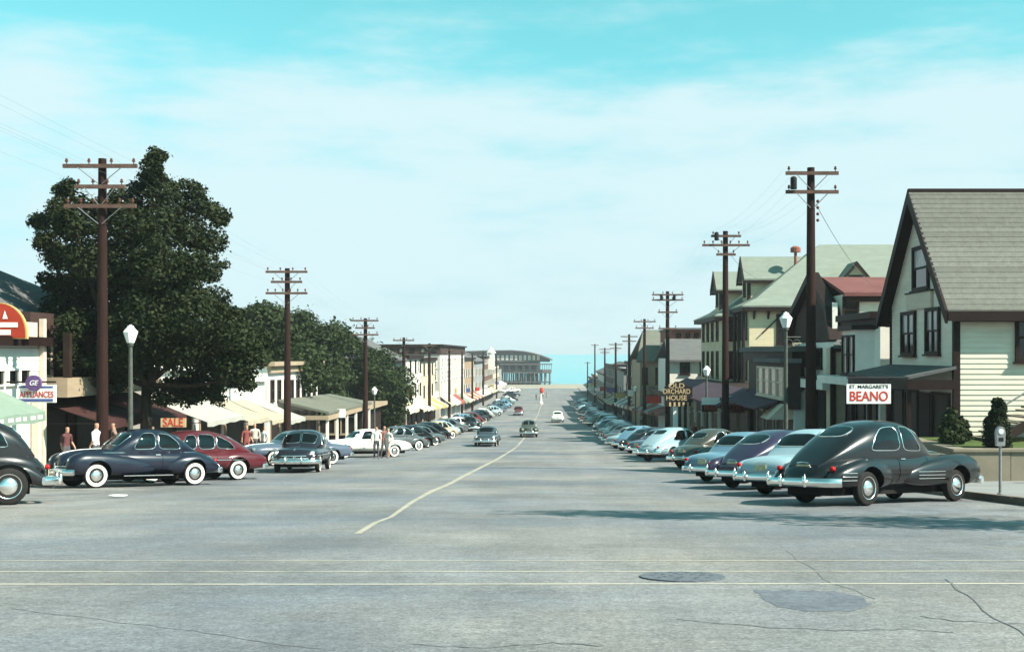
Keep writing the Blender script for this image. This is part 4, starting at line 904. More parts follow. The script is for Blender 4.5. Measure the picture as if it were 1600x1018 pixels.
# shop front with porch roof
pz = zat(587, 39.5)
slab(r1, 'porch_roof', 'roof_grey', [(X1, ya - .15, pz + .35), (X1, yb + .3, pz + .35), (X1 - 1.6, yb + .3, pz + .02), (X1 - 1.6, ya - .15, pz + .02)], .1)
pf = MB(); pf.box(X1 - 1.62, X1 - 1.5, ya - .17, yb + .32, pz - .42, pz - .09); pf.box(X1 - 1.5, X1, ya - .17, ya - .06, pz - .42, pz - .1); pf.build('porch_fascia', 'dark_trim', r1)
for y in (ya + .1, ya + 2.4, ya + 4.8, yb + .1):
    MB().box(X1 - 1.56, X1 - 1.42, y - .07, y + .07, gz(y) + .1, pz - .4).build('porch_post', 'dark_trim', r1)
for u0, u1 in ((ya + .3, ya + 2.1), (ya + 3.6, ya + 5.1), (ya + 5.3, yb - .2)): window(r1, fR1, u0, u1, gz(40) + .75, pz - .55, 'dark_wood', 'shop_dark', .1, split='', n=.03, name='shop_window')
dr = MB(); fR1.box(dr, ya + 2.3, ya + 3.4, gz(41) + .2, pz - .6, .03, .1); d_ = dr.build('door', 'dark_wood', r1)
hb = MB(); fR1.box(hb, ya + 3.2, ya + 3.25, gz(41) + 1.1, gz(41) + 1.3, .1, .15); hb.build('handle', 'galv', d_)
# hanging sign
bs_ = empty('hanging_sign', (0, 0, 0), 'white hanging sign with red BEANO lettering below the porch roof', 'sign')
c = at(1357.5, 615, 37.4); sw, sh = 69 * 37.4 / FPX, 30.5 * 37.4 / FPX
MB().box(c.x - sw / 2, c.x + sw / 2, 37.4, 37.46, c.z - sh / 2, c.z + sh / 2).build('board', 'sign_white', bs_)
text('BEANO', .44, 'sign_red', 'lettering', bs_, face_cam((c.x, 37.395, c.z - sh * .14)), .006, sw * .86, bold=.014)
text("ST. MARGARET'S", .16, 'sign_black', 'lettering', bs_, face_cam((c.x, 37.395, c.z + sh * .36)), .004, sw * .88)
ch = MB()
for s in (-.4, .4): ch.tube((c.x + s * sw, 37.43, c.z + sh / 2), (c.x + s * sw, 37.43, pz + .02), .012, n=5)
ch.tube((c.x - .5 * sw, 37.43, pz - .02), (c.x + 1.3, 37.43, pz - .02), .025, n=6); ch.tube((c.x + 1.3, 37.43, pz - .02), (c.x + 1.3, ya, pz - .02), .025, n=6); ch.build('bracket', 'iron', bs_)

# terrace with retaining wall, lawn, steps and shrubs beside R1
tw = bld('retaining_wall', 0, 0, 'low tan concrete wall holding the lawn beside the cream building', 'wall')
tz = zat(700, 33.0)
for k in range(9): MB().box(11.5 + k * 1.6 + .01, 11.5 + (k + 1) * 1.6 - .01, 33.0 + .006 * (k % 2), 33.35, 9.6, tz - .1).build('wall_block', 'concrete', tw)
for k in range(3): MB().box(11.5, 11.85, 33.37 + k * 1.35, 33.35 + (k + 1) * 1.35, 9.2, tz - .1).build('wall_block', 'concrete', tw)
MB().box(11.44, 26, 32.95, 33.4, tz - .098, tz - .02).build('coping', 'concrete', tw); MB().box(11.44, 11.9, 33.4, 37.4, tz - .098, tz - .02).build('coping', 'concrete', tw)
ln = setp(MB().box(11.85, 27, 33.35, 37.86, tz - .6, tz - .03).build('lawn', 'grass_bank'), kind='structure')
low = bld('garden_kerb', 0, 0, 'low dark kerb at the foot of the tan retaining wall', 'kerb')
MB().box(12.9, 25, 31.2, 31.45, gz(31.3) + .0, gz(31.3) + .42).build('kerb_body', 'dark_wood', low); MB().box(12.87, 25, 31.17, 31.48, gz(31.3) + .422, gz(31.3) + .47).build('kerb_top', 'concrete', low)
st = bld('entrance_steps', 0, 0, 'wooden side steps with a slanting handrail against the cream clapboards', 'steps')
for k in range(6): MB().box(13.45 + k * .3, 13.75 + k * .3 + .06, 35.6, 37.3, tz + .02 + k * .17, tz + .07 + k * .17).build('tread', 'concrete', st)
sg_ = MB(); sg_.prism([(13.4, 35.55, tz), (15.3, 35.55, tz + 1.05), (15.3, 35.55, tz + .7), (13.9, 35.55, tz - .05)], (0, .06, 0)); o = sg_.build('stringer', 'dark_wood', st); fix_normals(o.data)
MB().box(15.25, 17.2, 35.6, 37.6, tz + .95, tz + 1.03).build('landing', 'concrete', st)
MB().tube((13.5, 35.6, tz + .85), (15.3, 35.6, tz + 1.95), .03, n=6).build('handrail', 'galv', st); MB().tube((15.3, 35.6, tz + 1.0), (15.3, 35.6, tz + 1.95), .03, n=6).build('rail_post', 'galv', st); MB().tube((13.5, 35.6, tz), (13.5, 35.6, tz + .85), .03, n=6).build('rail_post', 'galv', st)

# R2 : narrow white building with a bay
r2 = bld('narrow_white_building', 0, 0, 'narrow white two-storey shop squeezed beside the cream gabled building')
y0, y1, zt2 = 46.2, 51.6, zat(497, 48)
block(r2, 'wall', 'white', X1 - .1, 24, y0, y1, 8, zt2)
fR2 = Face('R', X1 - .1)
cn = MB(); fR2.box(cn, y0 - .1, y1 + .25, zt2 - .05, zt2 + .22, -.2, .42); fR2.box(cn, y0, y1 + .1, zt2 - .28, zt2 - .055, .002, .2); cn.build('cornice', 'dark_trim', r2)
bw = MB(); bw.prism([(X1 - .1, 47.0, 12.9), (X1 - .75, 47.5, 12.9), (X1 - .75, 49.6, 12.9), (X1 - .1, 50.1, 12.9)], (0, 0, 2.1)); bay = bw.build('bay', 'white', r2); fix_normals(bay.data)
bc = MB(); bc.prism([(X1 - .1, 46.8, 15.0), (X1 - .95, 47.35, 15.0), (X1 - .95, 49.75, 15.0), (X1 - .1, 50.3, 15.0)], (0, 0, .2)); o = bc.build('bay_roof', 'dark_trim', bay); fix_normals(o.data)
fB = Face('R', X1 - .75)
for u in (47.6, 48.6): window(r2, fB, u, u + .9, 13.15, 14.8, 'dark_trim', 'curtain', .09)
window(r2, fR2, 50.4, 51.3, 13.2, 14.8, 'dark_trim', 'glass', .09)
cnp = MB(); fR2.box(cnp, y0, y1, zat(600, 48), zat(588, 48), .002, 1.3); cnp.build('canopy', 'white', r2)
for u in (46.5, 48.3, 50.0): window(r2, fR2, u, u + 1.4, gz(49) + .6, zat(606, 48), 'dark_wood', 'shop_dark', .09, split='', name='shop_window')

# R3 : house with red roof and dark shingled gable
r3 = bld('red_roofed_house', 0, 0, 'house with faded red roof and dark shingled steep gable behind the near right pole')
X3 = 13.1; g0, g1, gm = fd(1309, X3), fd(1238, X3), 57.6
za, zl = zat(432, gm), zat(532, g0)
gp = MB(); gp.prism([(X3, g0, zl), (X3, g0 + .9, zl + 1.5), (X3, gm, za), (X3, g1 - .9, zl + 1.5), (X3, g1, zl)], (.3, 0, 0)); o = gp.build('gable', 'brown_shingle', r3); fix_normals(o.data)
for s, yy in ((-1, g0), (1, g1)):
    rk = MB(); rk.prism([(X3 - .4, gm, za + .22), (X3 - .4, yy - s * .85, zl + 1.62), (X3 - .4, yy + s * .1, zl + .05), (X3 - .4, yy - s * .22, zl + .0), (X3 - .4, yy - s * 1.05, zl + 1.35), (X3 - .4, gm, za - .2)], (.55, 0, 0)); o = rk.build('bargeboard', 'dark_trim', r3); fix_normals(o.data)
block(r3, 'wall', 'cream', X3 + .32, 26, 53.4, 62.3, 8, zat(460, 53.6))
rz0 = zat(457, 53.2)
slab(r3, 'roof', 'roof_red', [(X3 + .3, gm, za - .02), (26, gm, za - .02), (26, 53.1, rz0), (X3 + .3, 53.1, rz0)], .16)
slab(r3, 'roof', 'roof_red', [(X3 + .3, gm, za - .02), (26, gm, za - .02), (26, 62.6, rz0), (X3 + .3, 62.6, rz0)], .16)
fN3 = Face('N', 53.4); px3 = lambda p: (p - VX) * 53.4 / FPX
fr3 = MB(); fN3.box(fr3, X3 + .4, 26, rz0 - .42, rz0 - .17, .002, .2); fr3.build('frieze', 'dark_trim', r3)
window(r3, fN3, px3(1316), px3(1342), zat(505, 53.4), zat(463, 53.4), 'dark_trim', 'glass', .12)
cb3 = MB(); fN3.box(cb3, px3(1300), px3(1308), zat(532, 53.4), rz0 - .45, .002, .08); cb3.build('corner_board', 'white', r3)
slab(r3, 'porch_roof', 'roof_grey', [(X3 + .1, 53.38, zat(527, 53)), (19, 53.38, zat(527, 53)), (19, 51.9, zat(540, 52)), (X3 - .5, 51.9, zat(540, 52))], .12)
block(r3, 'porch_wall', 'porch_tan', px3(1291), 19, 52.1, 53.39, 8.2, zat(543, 52.2))
pt = MB(); pt.box(px3(1291) - .12, px3(1291) + .1, 52.0, 52.2, 9, zat(543, 52)); pt.box(px3(1291) - .1, 19, 52.02, 52.09, zat(546, 52) - .1, zat(541, 52)); pt.build('porch_trim', 'dark_trim', r3)
fr = Face('R', X3 - .02)
block(r3, 'shop_front', 'white', X3 - .02, X3 + .3, 52.3, 62.5, 8, zl - .05)
for u in (53.5, 56.0, 58.6, 60.4): window(r3, fr, u, u + 1.1, zat(575, u), zat(543, u), 'dark_trim', 'glass', .1)
bnd = MB(); fr.box(bnd, 52.2, 62.6, zat(606, 55), zat(592, 55), .002, .9); bnd.build('canopy', 'white', r3)
bnd = MB(); fr.box(bnd, 52.18, 62.62, zat(592, 55) + .002, zat(592, 55) + .1, .0, .95); bnd.build('canopy_edge', 'dark_trim', r3)
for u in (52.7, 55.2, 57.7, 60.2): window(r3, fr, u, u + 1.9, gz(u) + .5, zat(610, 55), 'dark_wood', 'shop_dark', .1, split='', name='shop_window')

# R4 : the big hotel with dormers
r4 = bld('hotel', 0, 0, 'large ochre-cream hotel with green-grey hipped roofs and gabled dormers on the right', 'hotel')
def hblock(Xf, y0, y1, zev, zri, xr, xe, dormer):
    ym_ = (y0 + y1) / 2
    block(r4, 'wall', 'yellow', Xf, xe, y0, y1, 5.5, zev - .1)
    e0, e1, xo = y0 - .6, y1 + .6, Xf - .65
    k = .35   # flared eaves
    def hip(a, b, c, d, nm='roof'): slab(r4, nm, 'roof_hotel', [q for q in (a, b, c, d) if q is not None], .12)
    kx, ky = xo + 1.3, 1.2
    zk = zev + .62
    hip((kx, e0 + ky, zk), (xe, e0 + ky, zk), (xe, ym_, zri), (xr, ym_, zri)); hip((kx, e1 - ky, zk), (xe, e1 - ky, zk), (xe, ym_, zri), (xr, ym_, zri)); hip((kx, e0 + ky, zk), (kx, e1 - ky, zk), (xr, ym_, zri), None)
    hip((xo, e0, zev), (xe, e0, zev), (xe, e0 + ky, zk), (kx, e0 + ky, zk), 'flared_eave'); hip((xo, e1, zev), (xe, e1, zev), (xe, e1 - ky, zk), (kx, e1 - ky, zk), 'flared_eave'); hip((xo, e0, zev), (xo, e1, zev), (kx, e1 - ky, zk), (kx, e0 + ky, zk), 'flared_eave')
    f = MB(); f.box(xo + .02, xe, e0 + .02, e0 + .12, zev - .42, zev - .13); f.box(xo + .02, xo + .12, e0 + .13, e1 - .12, zev - .42, zev - .13); f.box(xo + .13, xe, e0 + .13, y0 - .003, zev - .42, zev - .36); f.box(xo + .13, Xf - .003, y0, e1 - .13, zev - .42, zev - .36); f.build('eaves_board', 'dark_trim', r4)
    for j in range(6):
        b = MB(); b.prism([(Xf + .3 + j * 1.1, y0, zev - .43), (Xf + .3 + j * 1.1, y0 - .5, zev - .43), (Xf + .3 + j * 1.1, y0, zev - 1.05)], (.14, 0, 0)); o = b.build('bracket', 'dark_trim', r4); fix_normals(o.data)
    # dormer towards the street
    dx, dr, de, hw = dormer
    dw = MB(); dw.prism([(dx, ym_ - hw, zev), (dx, ym_ + hw, zev), (dx, ym_ + hw, de), (dx, ym_, dr - .1), (dx, ym_ - hw, de)], (xr - dx + 1, 0, 0)); dm = dw.build('dormer', 'yellow', r4); fix_normals(dm.data)
    for s in (-1, 1):
        zz = de - .25; slab(dm, 'dormer_roof', 'roof_hotel', [(dx - .4, ym_, dr + .1), (xr + 1.5, ym_, dr + .1), (xr + 1.5, ym_ + s * (hw + .45), zz), (dx - .4, ym_ + s * (hw + .45), zz)], .12)
        b = MB(); b.prism([(dx - .44, ym_, dr + .12), (dx - .44, ym_ + s * (hw + .47), zz + .02), (dx - .44, ym_ + s * (hw + .47), zz - .4), (dx - .44, ym_, dr - .35)], (.08, 0, 0)); o = b.build('dormer_bargeboard', 'dark_trim', dm); fix_normals(o.data)
        b = MB(); b.box(dx - .36, xr, ym_ + s * (hw + .40), ym_ + s * (hw + .45), zz - .36, zz - .13); b.build('dormer_eave', 'dark_trim', dm)
    b = MB(); b.box(dx - .03, dx + .25, ym_ - hw - .03, ym_ - hw + .22, zev, de - .1); b.build('dormer_post', 'dark_trim', dm)
    fw_ = Face('R', dx); window(r4, fw_, ym_ - .5, ym_ + .5, zev + 1.0, de, 'dark_trim', 'glass', .12, name='dormer_window')
hblock(15.2, 89.5, 102.0, zat(477, 89), 23.1, 22.1, 40, (15.9, 22.0, 20.4, 1.35))
hblock(13.9, 95.3, 108.5, zat(492, 94.6), 22.2, 20.5, 36, (14.5, 21.2, 19.9, 1.3))
fA, fAs = Face('N', 89.5), Face('R', 15.2); fBn, fBs = Face('N', 95.3), Face('R', 13.9)
pA = lambda p: (p - VX) * 89.5 / FPX; pB = lambda p: (p - VX) * 95.3 / FPX
for a, b in ((1213, 1238), (1262, 1286), (1305, 1330)):
    for t, u in ((490, 538), (562, 612)): window(r4, fA, pA(a), pA(b), zat(u, 89.5), zat(t, 89.5), 'dark_trim', 'glass', .16)
for a, b in ((1137, 1151),):
    for t, u in ((500, 532), (548, 590)): window(r4, fBn, pB(a), pB(b), zat(u, 95.3), zat(t, 95.3), 'dark_trim', 'glass', .14)
for y in (90.3, 92.3):
    for t, u in ((488, 530), (548, 592)): window(r4, fAs, y, y + 1.1, zat(u, 91), zat(t, 91), 'dark_trim', 'curtain', .14)
for y in (97, 100, 103, 106):
    for t, u in ((500, 532), (548, 590)): window(r4, fBs, y, y + 1.2, zat(u, 99), zat(t, 99), 'dark_trim', 'glass', .14)
for y in (89.6, 91.7, 93.9):
    MB().tube((14.75, y, 7), (14.75, y, zat(485, 91)), .16, .13, 10).build('column', 'dark_trim', r4)
bl = MB(); fA.box(bl, 15.25, 40, zat(541, 89.5) - .25, zat(541, 89.5), .002, .12); bl.build('string_course', 'dark_trim', r4)
dp = MB(); dp.tube((pA(1190), 89.35, zat(521, 89.4)), (pA(1218), 89.35, zat(494, 89.4)), .06); dp.build('drainpipe', 'dark_trim', r4)
# little roof-light gable on the near slope
tx_, ty_, tz_ = 23.9, 92.0, 20.2
t_ = MB(); t_.prism([(tx_ - 1.05, ty_ - .9, tz_ - .35), (tx_ + 1.05, ty_ - .9, tz_ - .35), (tx_, ty_ - .9, tz_ + .95)], (0, 3.2, 0)); tg = t_.build('roof_gable', 'yellow', r4); fix_normals(tg.data)
for s in (-1, 1):
    slab(tg, 'gable_roof', 'roof_hotel', [(tx_, ty_ - 1.2, tz_ + 1.12), (tx_, ty_ + 2.6, tz_ + 1.12), (tx_ + s * 1.35, ty_ + 2.6, tz_ - .52), (tx_ + s * 1.35, ty_ - 1.2, tz_ - .52)], .1)
    b = MB(); b.prism([(tx_, ty_ - 1.24, tz_ + 1.14), (tx_ + s * 1.37, ty_ - 1.24, tz_ - .5), (tx_ + s * 1.37, ty_ - 1.24, tz_ - .78), (tx_, ty_ - 1.24, tz_ + .8)], (0, .08, 0)); o = b.build('gable_bargeboard', 'dark_trim', tg); fix_normals(o.data)
v_ = MB(); v_.box(tx_ - .62, tx_ + .62, ty_ - .97, ty_ - .905, tz_ - .3, tz_ + .05); v_.build('louvre', 'dark_trim', tg)
cz = at(1243, 394, 94); MB().lathe([(.12, -1.6), (.12, 0), (.42, 0), (.42, .35), (.2, .5)], c=(cz.x, cz.y, cz.z), n=12).build('roof_ventilator', 'brick', r4)

# R5 : dark storefront with bay windows
r5 = bld('dark_storefront', 0, 0, 'dark brown two-storey storefront with pale bay windows below the hotel')
X5 = 12.2; y0, y1 = fd(1246, X5), fd(1170, X5); zt5 = zat(549, y0)
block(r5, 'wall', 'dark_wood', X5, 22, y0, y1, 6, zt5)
f5, f5n = Face('R', X5), Face('N', y0)
c_ = MB(); f5.box(c_, y0 - .3, y1 + .3, zt5 + .002, zt5 + .28, -1, .55); c_.build('cornice', 'roof_grey', r5); c_ = MB(); f5.box(c_, y0 - .15, y1 + .15, zt5 - .5, zt5 - .001, .002, .3); c_.build('frieze', 'dark_trim', r5)
bays = (fd(1226, X5 - .7), fd(1184, X5 - .7))
bz0, bz1 = zat(618, 62), zat(572, 62)
b_ = MB(); b_.prism([(X5, bays[0] - .5, bz0 - .5), (X5 - .7, bays[0], bz0 - .5), (X5 - .7, bays[1], bz0 - .5), (X5, bays[1] + .5, bz0 - .5)], (0, 0, bz1 - bz0 + .7)); by = b_.build('bay', 'dark_wood', r5); fix_normals(by.data)
b_ = MB(); b_.prism([(X5, bays[0] - .7, bz1 + .22), (X5 - .95, bays[0] - .1, bz1 + .22), (X5 - .95, bays[1] + .1, bz1 + .22), (X5, bays[1] + .7, bz1 + .22)], (0, 0, .22)); o = b_.build('bay_roof', 'roof_grey', by); fix_normals(o.data)
f5b = Face('R', X5 - .7); n5 = 4; stp = (bays[1] - bays[0]) / n5
for k in range(n5): window(r5, f5b, bays[0] + k * stp + .06, bays[0] + (k + 1) * stp - .06, bz0, bz1, 'grey_wall', 'curtain', .12)
window(r5, f5n, 12.55, 13.15, bz0, bz1, 'grey_wall', 'curtain', .1)
slab(r5, 'porch_roof', 'roof_purple', [(X5, y0 + 1, zat(615, 62)), (X5, y1, zat(615, 62)), (X5 - 1.9, y1, zat(632, 62)), (X5 - 1.9, y0 + 1, zat(632, 62))], .12)
gb = MB(); gb.prism([(X5 - 1.5, y0 - .1, zat(655, y0)), (X5 + .5, y0 - .1, zat(655, y0)), (X5 - .5, y0 - .1, zat(625, y0))], (0, 2.2, 0)); o = gb.build('entrance_gable', 'grey_wall', r5); fix_normals(o.data)
for u in (y0 + .3, y0 + 3, y0 + 6, y0 + 9): window(r5, f5, u, u + 2.2, gz(u) + .4, zat(645, 62), 'grey_wall', 'shop_dark', .1, split='', name='shop_window')
wv = bld('white_wing_wall', 0, 0, 'pale curved wing wall between the dark storefront and the red-roofed house', 'wall')
p_ = MB(); p_.prism([(11.9, y0 - .45, 8), (13.9, y0 - .45, 8), (13.9, y0 - .45, zat(585, y0)), (12.9, y0 - .45, zat(588, y0)), (12.6, y0 - .45, zat(605, y0)), (12.0, y0 - .45, zat(618, y0))], (0, .3, 0)); o = p_.build('wall_panel', 'white', wv); fix_normals(o.data)

# R5b : dark porch shops with signs
r6 = bld('porch_shops', 0, 0, 'low dark shop row with purple porch roof beneath the hotel, signs on its edge')
X6 = 11.6; y0, y1 = 70.5, 104
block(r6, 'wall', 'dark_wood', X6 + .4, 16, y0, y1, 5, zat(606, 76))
slab(r6, 'porch_roof', 'roof_purple', [(X6 + .4, y0, zat(606, 76) + .1), (X6 + .4, y1, zat(606, 76) + .1), (X6 - 1.6, y1, zat(628, 76)), (X6 - 1.6, y0, zat(628, 76))], .14)
for y in [y0 + .3 + 4 * k for k in range(9)]: MB().box(X6 - 1.5, X6 - 1.34, y, y + .16, gz(y) + .1, zat(628, 76) - .1).build('porch_post', 'grey_wall', r6)
f6 = Face('R', X6 + .4)
for k in range(8): window(r6, f6, y0 + .5 + 4.1 * k, y0 + 3.9 + 4.1 * k, gz(y0 + 4.1 * k) + .5, gz(y0 + 4.1 * k) + 2.6, 'tan', 'shop_dark', .12, split='', name='shop_window')
def board_sign(name, label, px0, px1, py0, py1, d, m, txt=None, tm=None, size=.4, squeeze=.85, frame=None, posts=False):
    e = empty(name, (0, 0, 0), label, 'sign'); a, b = at(px0, py1, d), at(px1, py0, d)
    MB().box(a.x, b.x, d, d + .08, a.z, b.z).build('board', m, e)
    if frame: fr_ = MB(); t = .05; fr_.box(a.x - t, b.x + t, d - .02, d - .002, b.z - t, b.z + t); fr_.box(a.x - t, b.x + t, d - .02, d - .002, a.z - t, a.z + t); fr_.box(a.x - t, a.x + t, d - .022, d - .004, a.z, b.z); fr_.box(b.x - t, b.x + t, d - .022, d - .004, a.z, b.z); fr_.build('border', frame, e)
    if txt:
        n = len(txt)
        for i, s in enumerate(txt):
            if isinstance(s, str): s = (s, .5 - (i - (n - 1) / 2) * -1 / n if False else 1 - (i + .5) / n, squeeze)
            text(s[0], size, tm, 'lettering', e, face_cam(((a.x + b.x) / 2, d - .006, a.z + (b.z - a.z) * s[1])), .006, (b.x - a.x) * s[2])
    if posts: MB().box((a.x + b.x) / 2 - .08, (a.x + b.x) / 2 + .08, d + .09, d + .2, gz(d), b.z).build('post', 'dark_wood', e)
    return e
board_sign('shop_sign', 'small white sign panel left under the purple porch roof', 1097, 1126, 621, 632, 71.5, 'sign_white')
board_sign('shop_sign', 'small white sign panel right under the purple porch roof', 1134, 1156, 618, 631, 70.2, 'sign_white')
board_sign('shop_sign', 'dark framed sign with faded red CLAMS lettering on the porch edge', 1131, 1163, 632, 644, 69.9, 'sign_black', [('CLAMS', .5, .7)], 'sign_orange', .42, frame='brick')
board_sign('shop_sign', 'dark sign with faded red FRIED lettering on the porch edge', 1096, 1126, 632, 643, 71.0, 'sign_black', [('FRIED', .5, .7)], 'sign_orange', .42)
oh_ = empty('hotel_sign', (0, 0, 0), 'dark hotel sign reading OLD ORCHARD HOUSE in cream letters', 'sign')
dS = 84.0; a, b = at(1034, 634, dS), at(1082, 597, dS)
MB().box(a.x + .2, b.x, dS, dS + .15, a.z, b.z - .3).build('board', 'sign_black', oh_)
o = MB().prism([(a.x + .6, dS, b.z - .29), (b.x - .3, dS, b.z - .29), (b.x - .8, dS, b.z + .05), (a.x + 1.0, dS, b.z + .05)], (0, .15, 0)).build('board_crest', 'sign_black', oh_); fix_normals(o.data)
for s, py, w in (('OLD', 602.5, 1.15), ('ORCHARD', 611.5, 2.0), ('HOUSE', 621.5, 1.5)): text(s, .50, 'letter_cream', 'lettering', oh_, face_cam((at(1057, py, dS).x, dS - .006, at(1057, py, dS).z)), .01, w)
for k in range(6): q = at(1047 + 7 * k, 631, dS); MB().box(q.x - .07, q.x + .07, dS - .03, dS - .004, q.z - .16, q.z + .14).build('lamp_tube', 'letter_cream', oh_)
q = at(1056, 640, dS); MB().box(q.x - .16, q.x + .16, dS + .16, dS + .4, gz(dS), a.z + .4).build('post', 'sign_white', oh_)

# R6 : white building with grey roof, brown top behind
r7 = bld('white_house', 0, 0, 'white house with grey roof behind the third right-hand pole'); D = 112.0; qx = lambda p, d=D: (p - VX) * d / FPX
block(r7, 'wall', 'white', qx(1046), qx(1122), D, D + 12, 5, zat(560, D))
slab(r7, 'roof', 'roof_grey', [(qx(1040), D - .5, zat(562, D)), (qx(1126), D - .5, zat(562, D)), (qx(1126), D + 6, zat(529, D + 6)), (qx(1048), D + 6, zat(529, D + 6))], .2)
slab(r7, 'roof', 'roof_grey', [(qx(1040), D + 12.5, zat(562, D)), (qx(1126), D + 12.5, zat(562, D)), (qx(1126), D + 6, zat(529, D + 6)), (qx(1048), D + 6, zat(529, D + 6))], .2)
window(r7, Face('N', D), qx(1062), qx(1078), zat(585, D), zat(563, D), 'dark_trim', 'glass', .16)
window(r7, Face('N', D), qx(1093), qx(1107), zat(585, D), zat(563, D), 'dark_trim', 'glass', .16)
MB().box(qx(1099), qx(1108), D - 1.4, D - .6, 8, zat(578, D)).build('chimney', 'brick', r7)
r8 = bld('brown_topped_block', 0, 0, 'flat block with long dark brown top storey rising behind the white house'); D = 126.0
block(r8, 'wall', 'grey_wall', qx(1050, D), qx(1120, D), D, D + 14, 4, zat(534, D)); block(r8, 'top_storey', 'brick', qx(1049, D), qx(1114, D), D - .1, D + 13, zat(533, D), zat(515, D))
block(r8, 'flat_roof', 'roof_grey', qx(1047, D), qx(1116, D), D - .5, D + 13.4, zat(515, D) + .002, zat(512, D))
for k in range(4): window(r8, Face('N', D - .1), qx(1056 + 14 * k, D), qx(1064 + 14 * k, D), zat(530, D), zat(520, D), 'dark_trim', 'glass', .12, sill=False)
r9 = bld('green_gabled_house', 0, 0, 'house with pale green roof standing behind the fourth right-hand pole'); D = 137.0
block(r9, 'wall', 'tan', qx(1000, D), qx(1044, D), D, D + 14, 4, zat(562, D)); slab(r9, 'roof', 'roof_green', [(qx(994, D), D - .5, zat(563, D)), (qx(1048, D), D - .5, zat(563, D)), (qx(1048, D), D + 7, zat(515, D + 7)), (qx(1012, D), D + 7, zat(515, D + 7))], .25)
slab(r9, 'roof', 'roof_green', [(qx(994, D), D + 14.5, zat(563, D)), (qx(1048, D), D + 14.5, zat(563, D)), (qx(1048, D), D + 7, zat(515, D + 7)), (qx(1012, D), D + 7, zat(515, D + 7))], .25)
block(r9, 'eaves_board', 'dark_trim', qx(994, D), qx(1048, D), D - .45, D - .3, zat(566, D), zat(563, D) - .2)
window(r9, Face('N', D), qx(1003, D), qx(1012, D), zat(600, D), zat(574, D), 'dark_trim', 'glass', .16); window(r9, Face('N', D), qx(1024, D), qx(1034, D), zat(600, D), zat(574, D), 'dark_trim', 'glass', .16)

# ---- generic street fronts for the far stretches; every one a building with windows, shop front and awning
def storefront(side, X, d0, d1, ztop, wall, label, floors=1, awn=None, roof=None, depth=11, trim='dark_trim', sign=None, wx=2.3, name='storefront', bay=False):
    b = bld(name, 0, 0, label); s = 1 if side == 'R' else -1; F_ = Face(side, X); g = gz(d0); zlo = gz(d1) - 1
    block(b, 'wall', 'wall_obj', X, X + s * depth, d0, d1, zlo, ztop, color=wall)
    c_ = MB(); F_.box(c_, d0 - .08, d1 + .08, ztop - .32, ztop + .14, .002, .38); fn_ = Face('N', d0); xa, xb = sorted((X, X + s * depth)); fn_.box(c_, xa, xb, ztop - .30, ztop + .12, .09, .3); c_.build('cornice', trim, b)
    zs = gz((d0 + d1) / 2) + 3.0
    n = max(2, int((d1 - d0) / wx)); st_ = (d1 - d0) / n
    for f_ in range(floors):
        z0 = zs + .75 + f_ * 2.9
        if z0 + 1.5 > ztop - .3: break
        for k in range(n): window(b, F_, d0 + st_ * (k + .5) - .5, d0 + st_ * (k + .5) + .5, z0, z0 + 1.55, trim if k % 2 else 'white', ('glass', 'curtain')[(k + f_) % 3 == 0], .12, sill=True)
        nn = 2
        for k in range(nn): u = X + s * (1.6 + 3.2 * k); window(b, fn_, u - .5, u + .5, z0, z0 + 1.5, 'dark_trim', 'glass', .12)
    for k in range(max(1, n // 2)): u0 = d0 + (d1 - d0) * k / max(1, n // 2); u1 = d0 + (d1 - d0) * (k + 1) / max(1, n // 2); window(b, F_, u0 + .25, u1 - .25, gz(u1) + .55, min(zs - .5, ztop - .5), trim, 'shop_dark', .14, split='', name='shop_window', sill=False)
    if awn:
        k = 0; u = d0 + .3
        while u < d1 - 2: e = min(u + 4.6, d1 - .2); awning(b, F_, u, e, zs + .25, gz(e) + 2.45, 1.9, 'cloth_obj', color=awn[k % len(awn)]); u = e + .25; k += 1
    if roof:
        xm = (xa + xb) / 2
        for q in (xa, xb): o_ = X if q == X else q; slab(b, 'roof', roof, [(xm, d0 - .3, ztop + 2.6), (xm, d1 + .3, ztop + 2.6), (q + (.5 if q > xm else -.5), d1 + .3, ztop + .1), (q + (.5 if q > xm else -.5), d0 - .3, ztop + .1)], .18)
        gbl = MB(); gbl.prism([(xa, d0 + .02, ztop), (xb, d0 + .02, ztop), (xm, d0 + .02, ztop + 2.4)], (0, d1 - d0 - .04, 0)); o = gbl.build('gable', 'wall_obj', b, color=wall); fix_normals(o.data)
    if sign:
        q = MB(); F_.box(q, (d0 + d1) / 2 - 2, (d0 + d1) / 2 + 2, zs + .05, zs + .65, .01, .12); q.build('fascia_board', sign, b)
    return b
CR, WH, TN, BR, GY, RD, GN, DK = (.50, .44, .32), (.62, .61, .56), (.30, .22, .145), (.12, .07, .05), (.24, .25, .25), (.26, .075, .06), (.19, .23, .17), (.055, .045, .04)
storefront('R', 11.6, 106, 111.5, 10.6, DK, 'low dark shop under a red sign band just before the white house', 0, [RD], sign='sign_red')
storefront('R', 11.6, 113, 136, 10.0, DK, 'low dark shop row with red fascia in front of the green-roofed house', 0, [RD, GY], sign='sign_red')
storefront('R', 11.4, 139, 157, 12.2, TN, 'tan two-storey block past the green-roofed house on the right', 2, [CR, RD], 'roof_grey')
storefront('R', 11.5, 158, 182, 12.8, BR, 'brown block with awnings beside the sixth right-hand pole', 2, [WH, GY])
storefront('R', 11.2, 184, 214, 11.6, GY, 'grey block with pale awnings far down the right side', 2, [CR, GN])
storefront('R', 11.4, 216, 252, 11.9, DK, 'dark block with cream awnings far down the right side', 2, [CR, RD])
storefront('R', 11.3, 254, 296, 9.6, WH, 'white shop block low down the right side of the street', 2, [RD, WH], 'roof_grey')
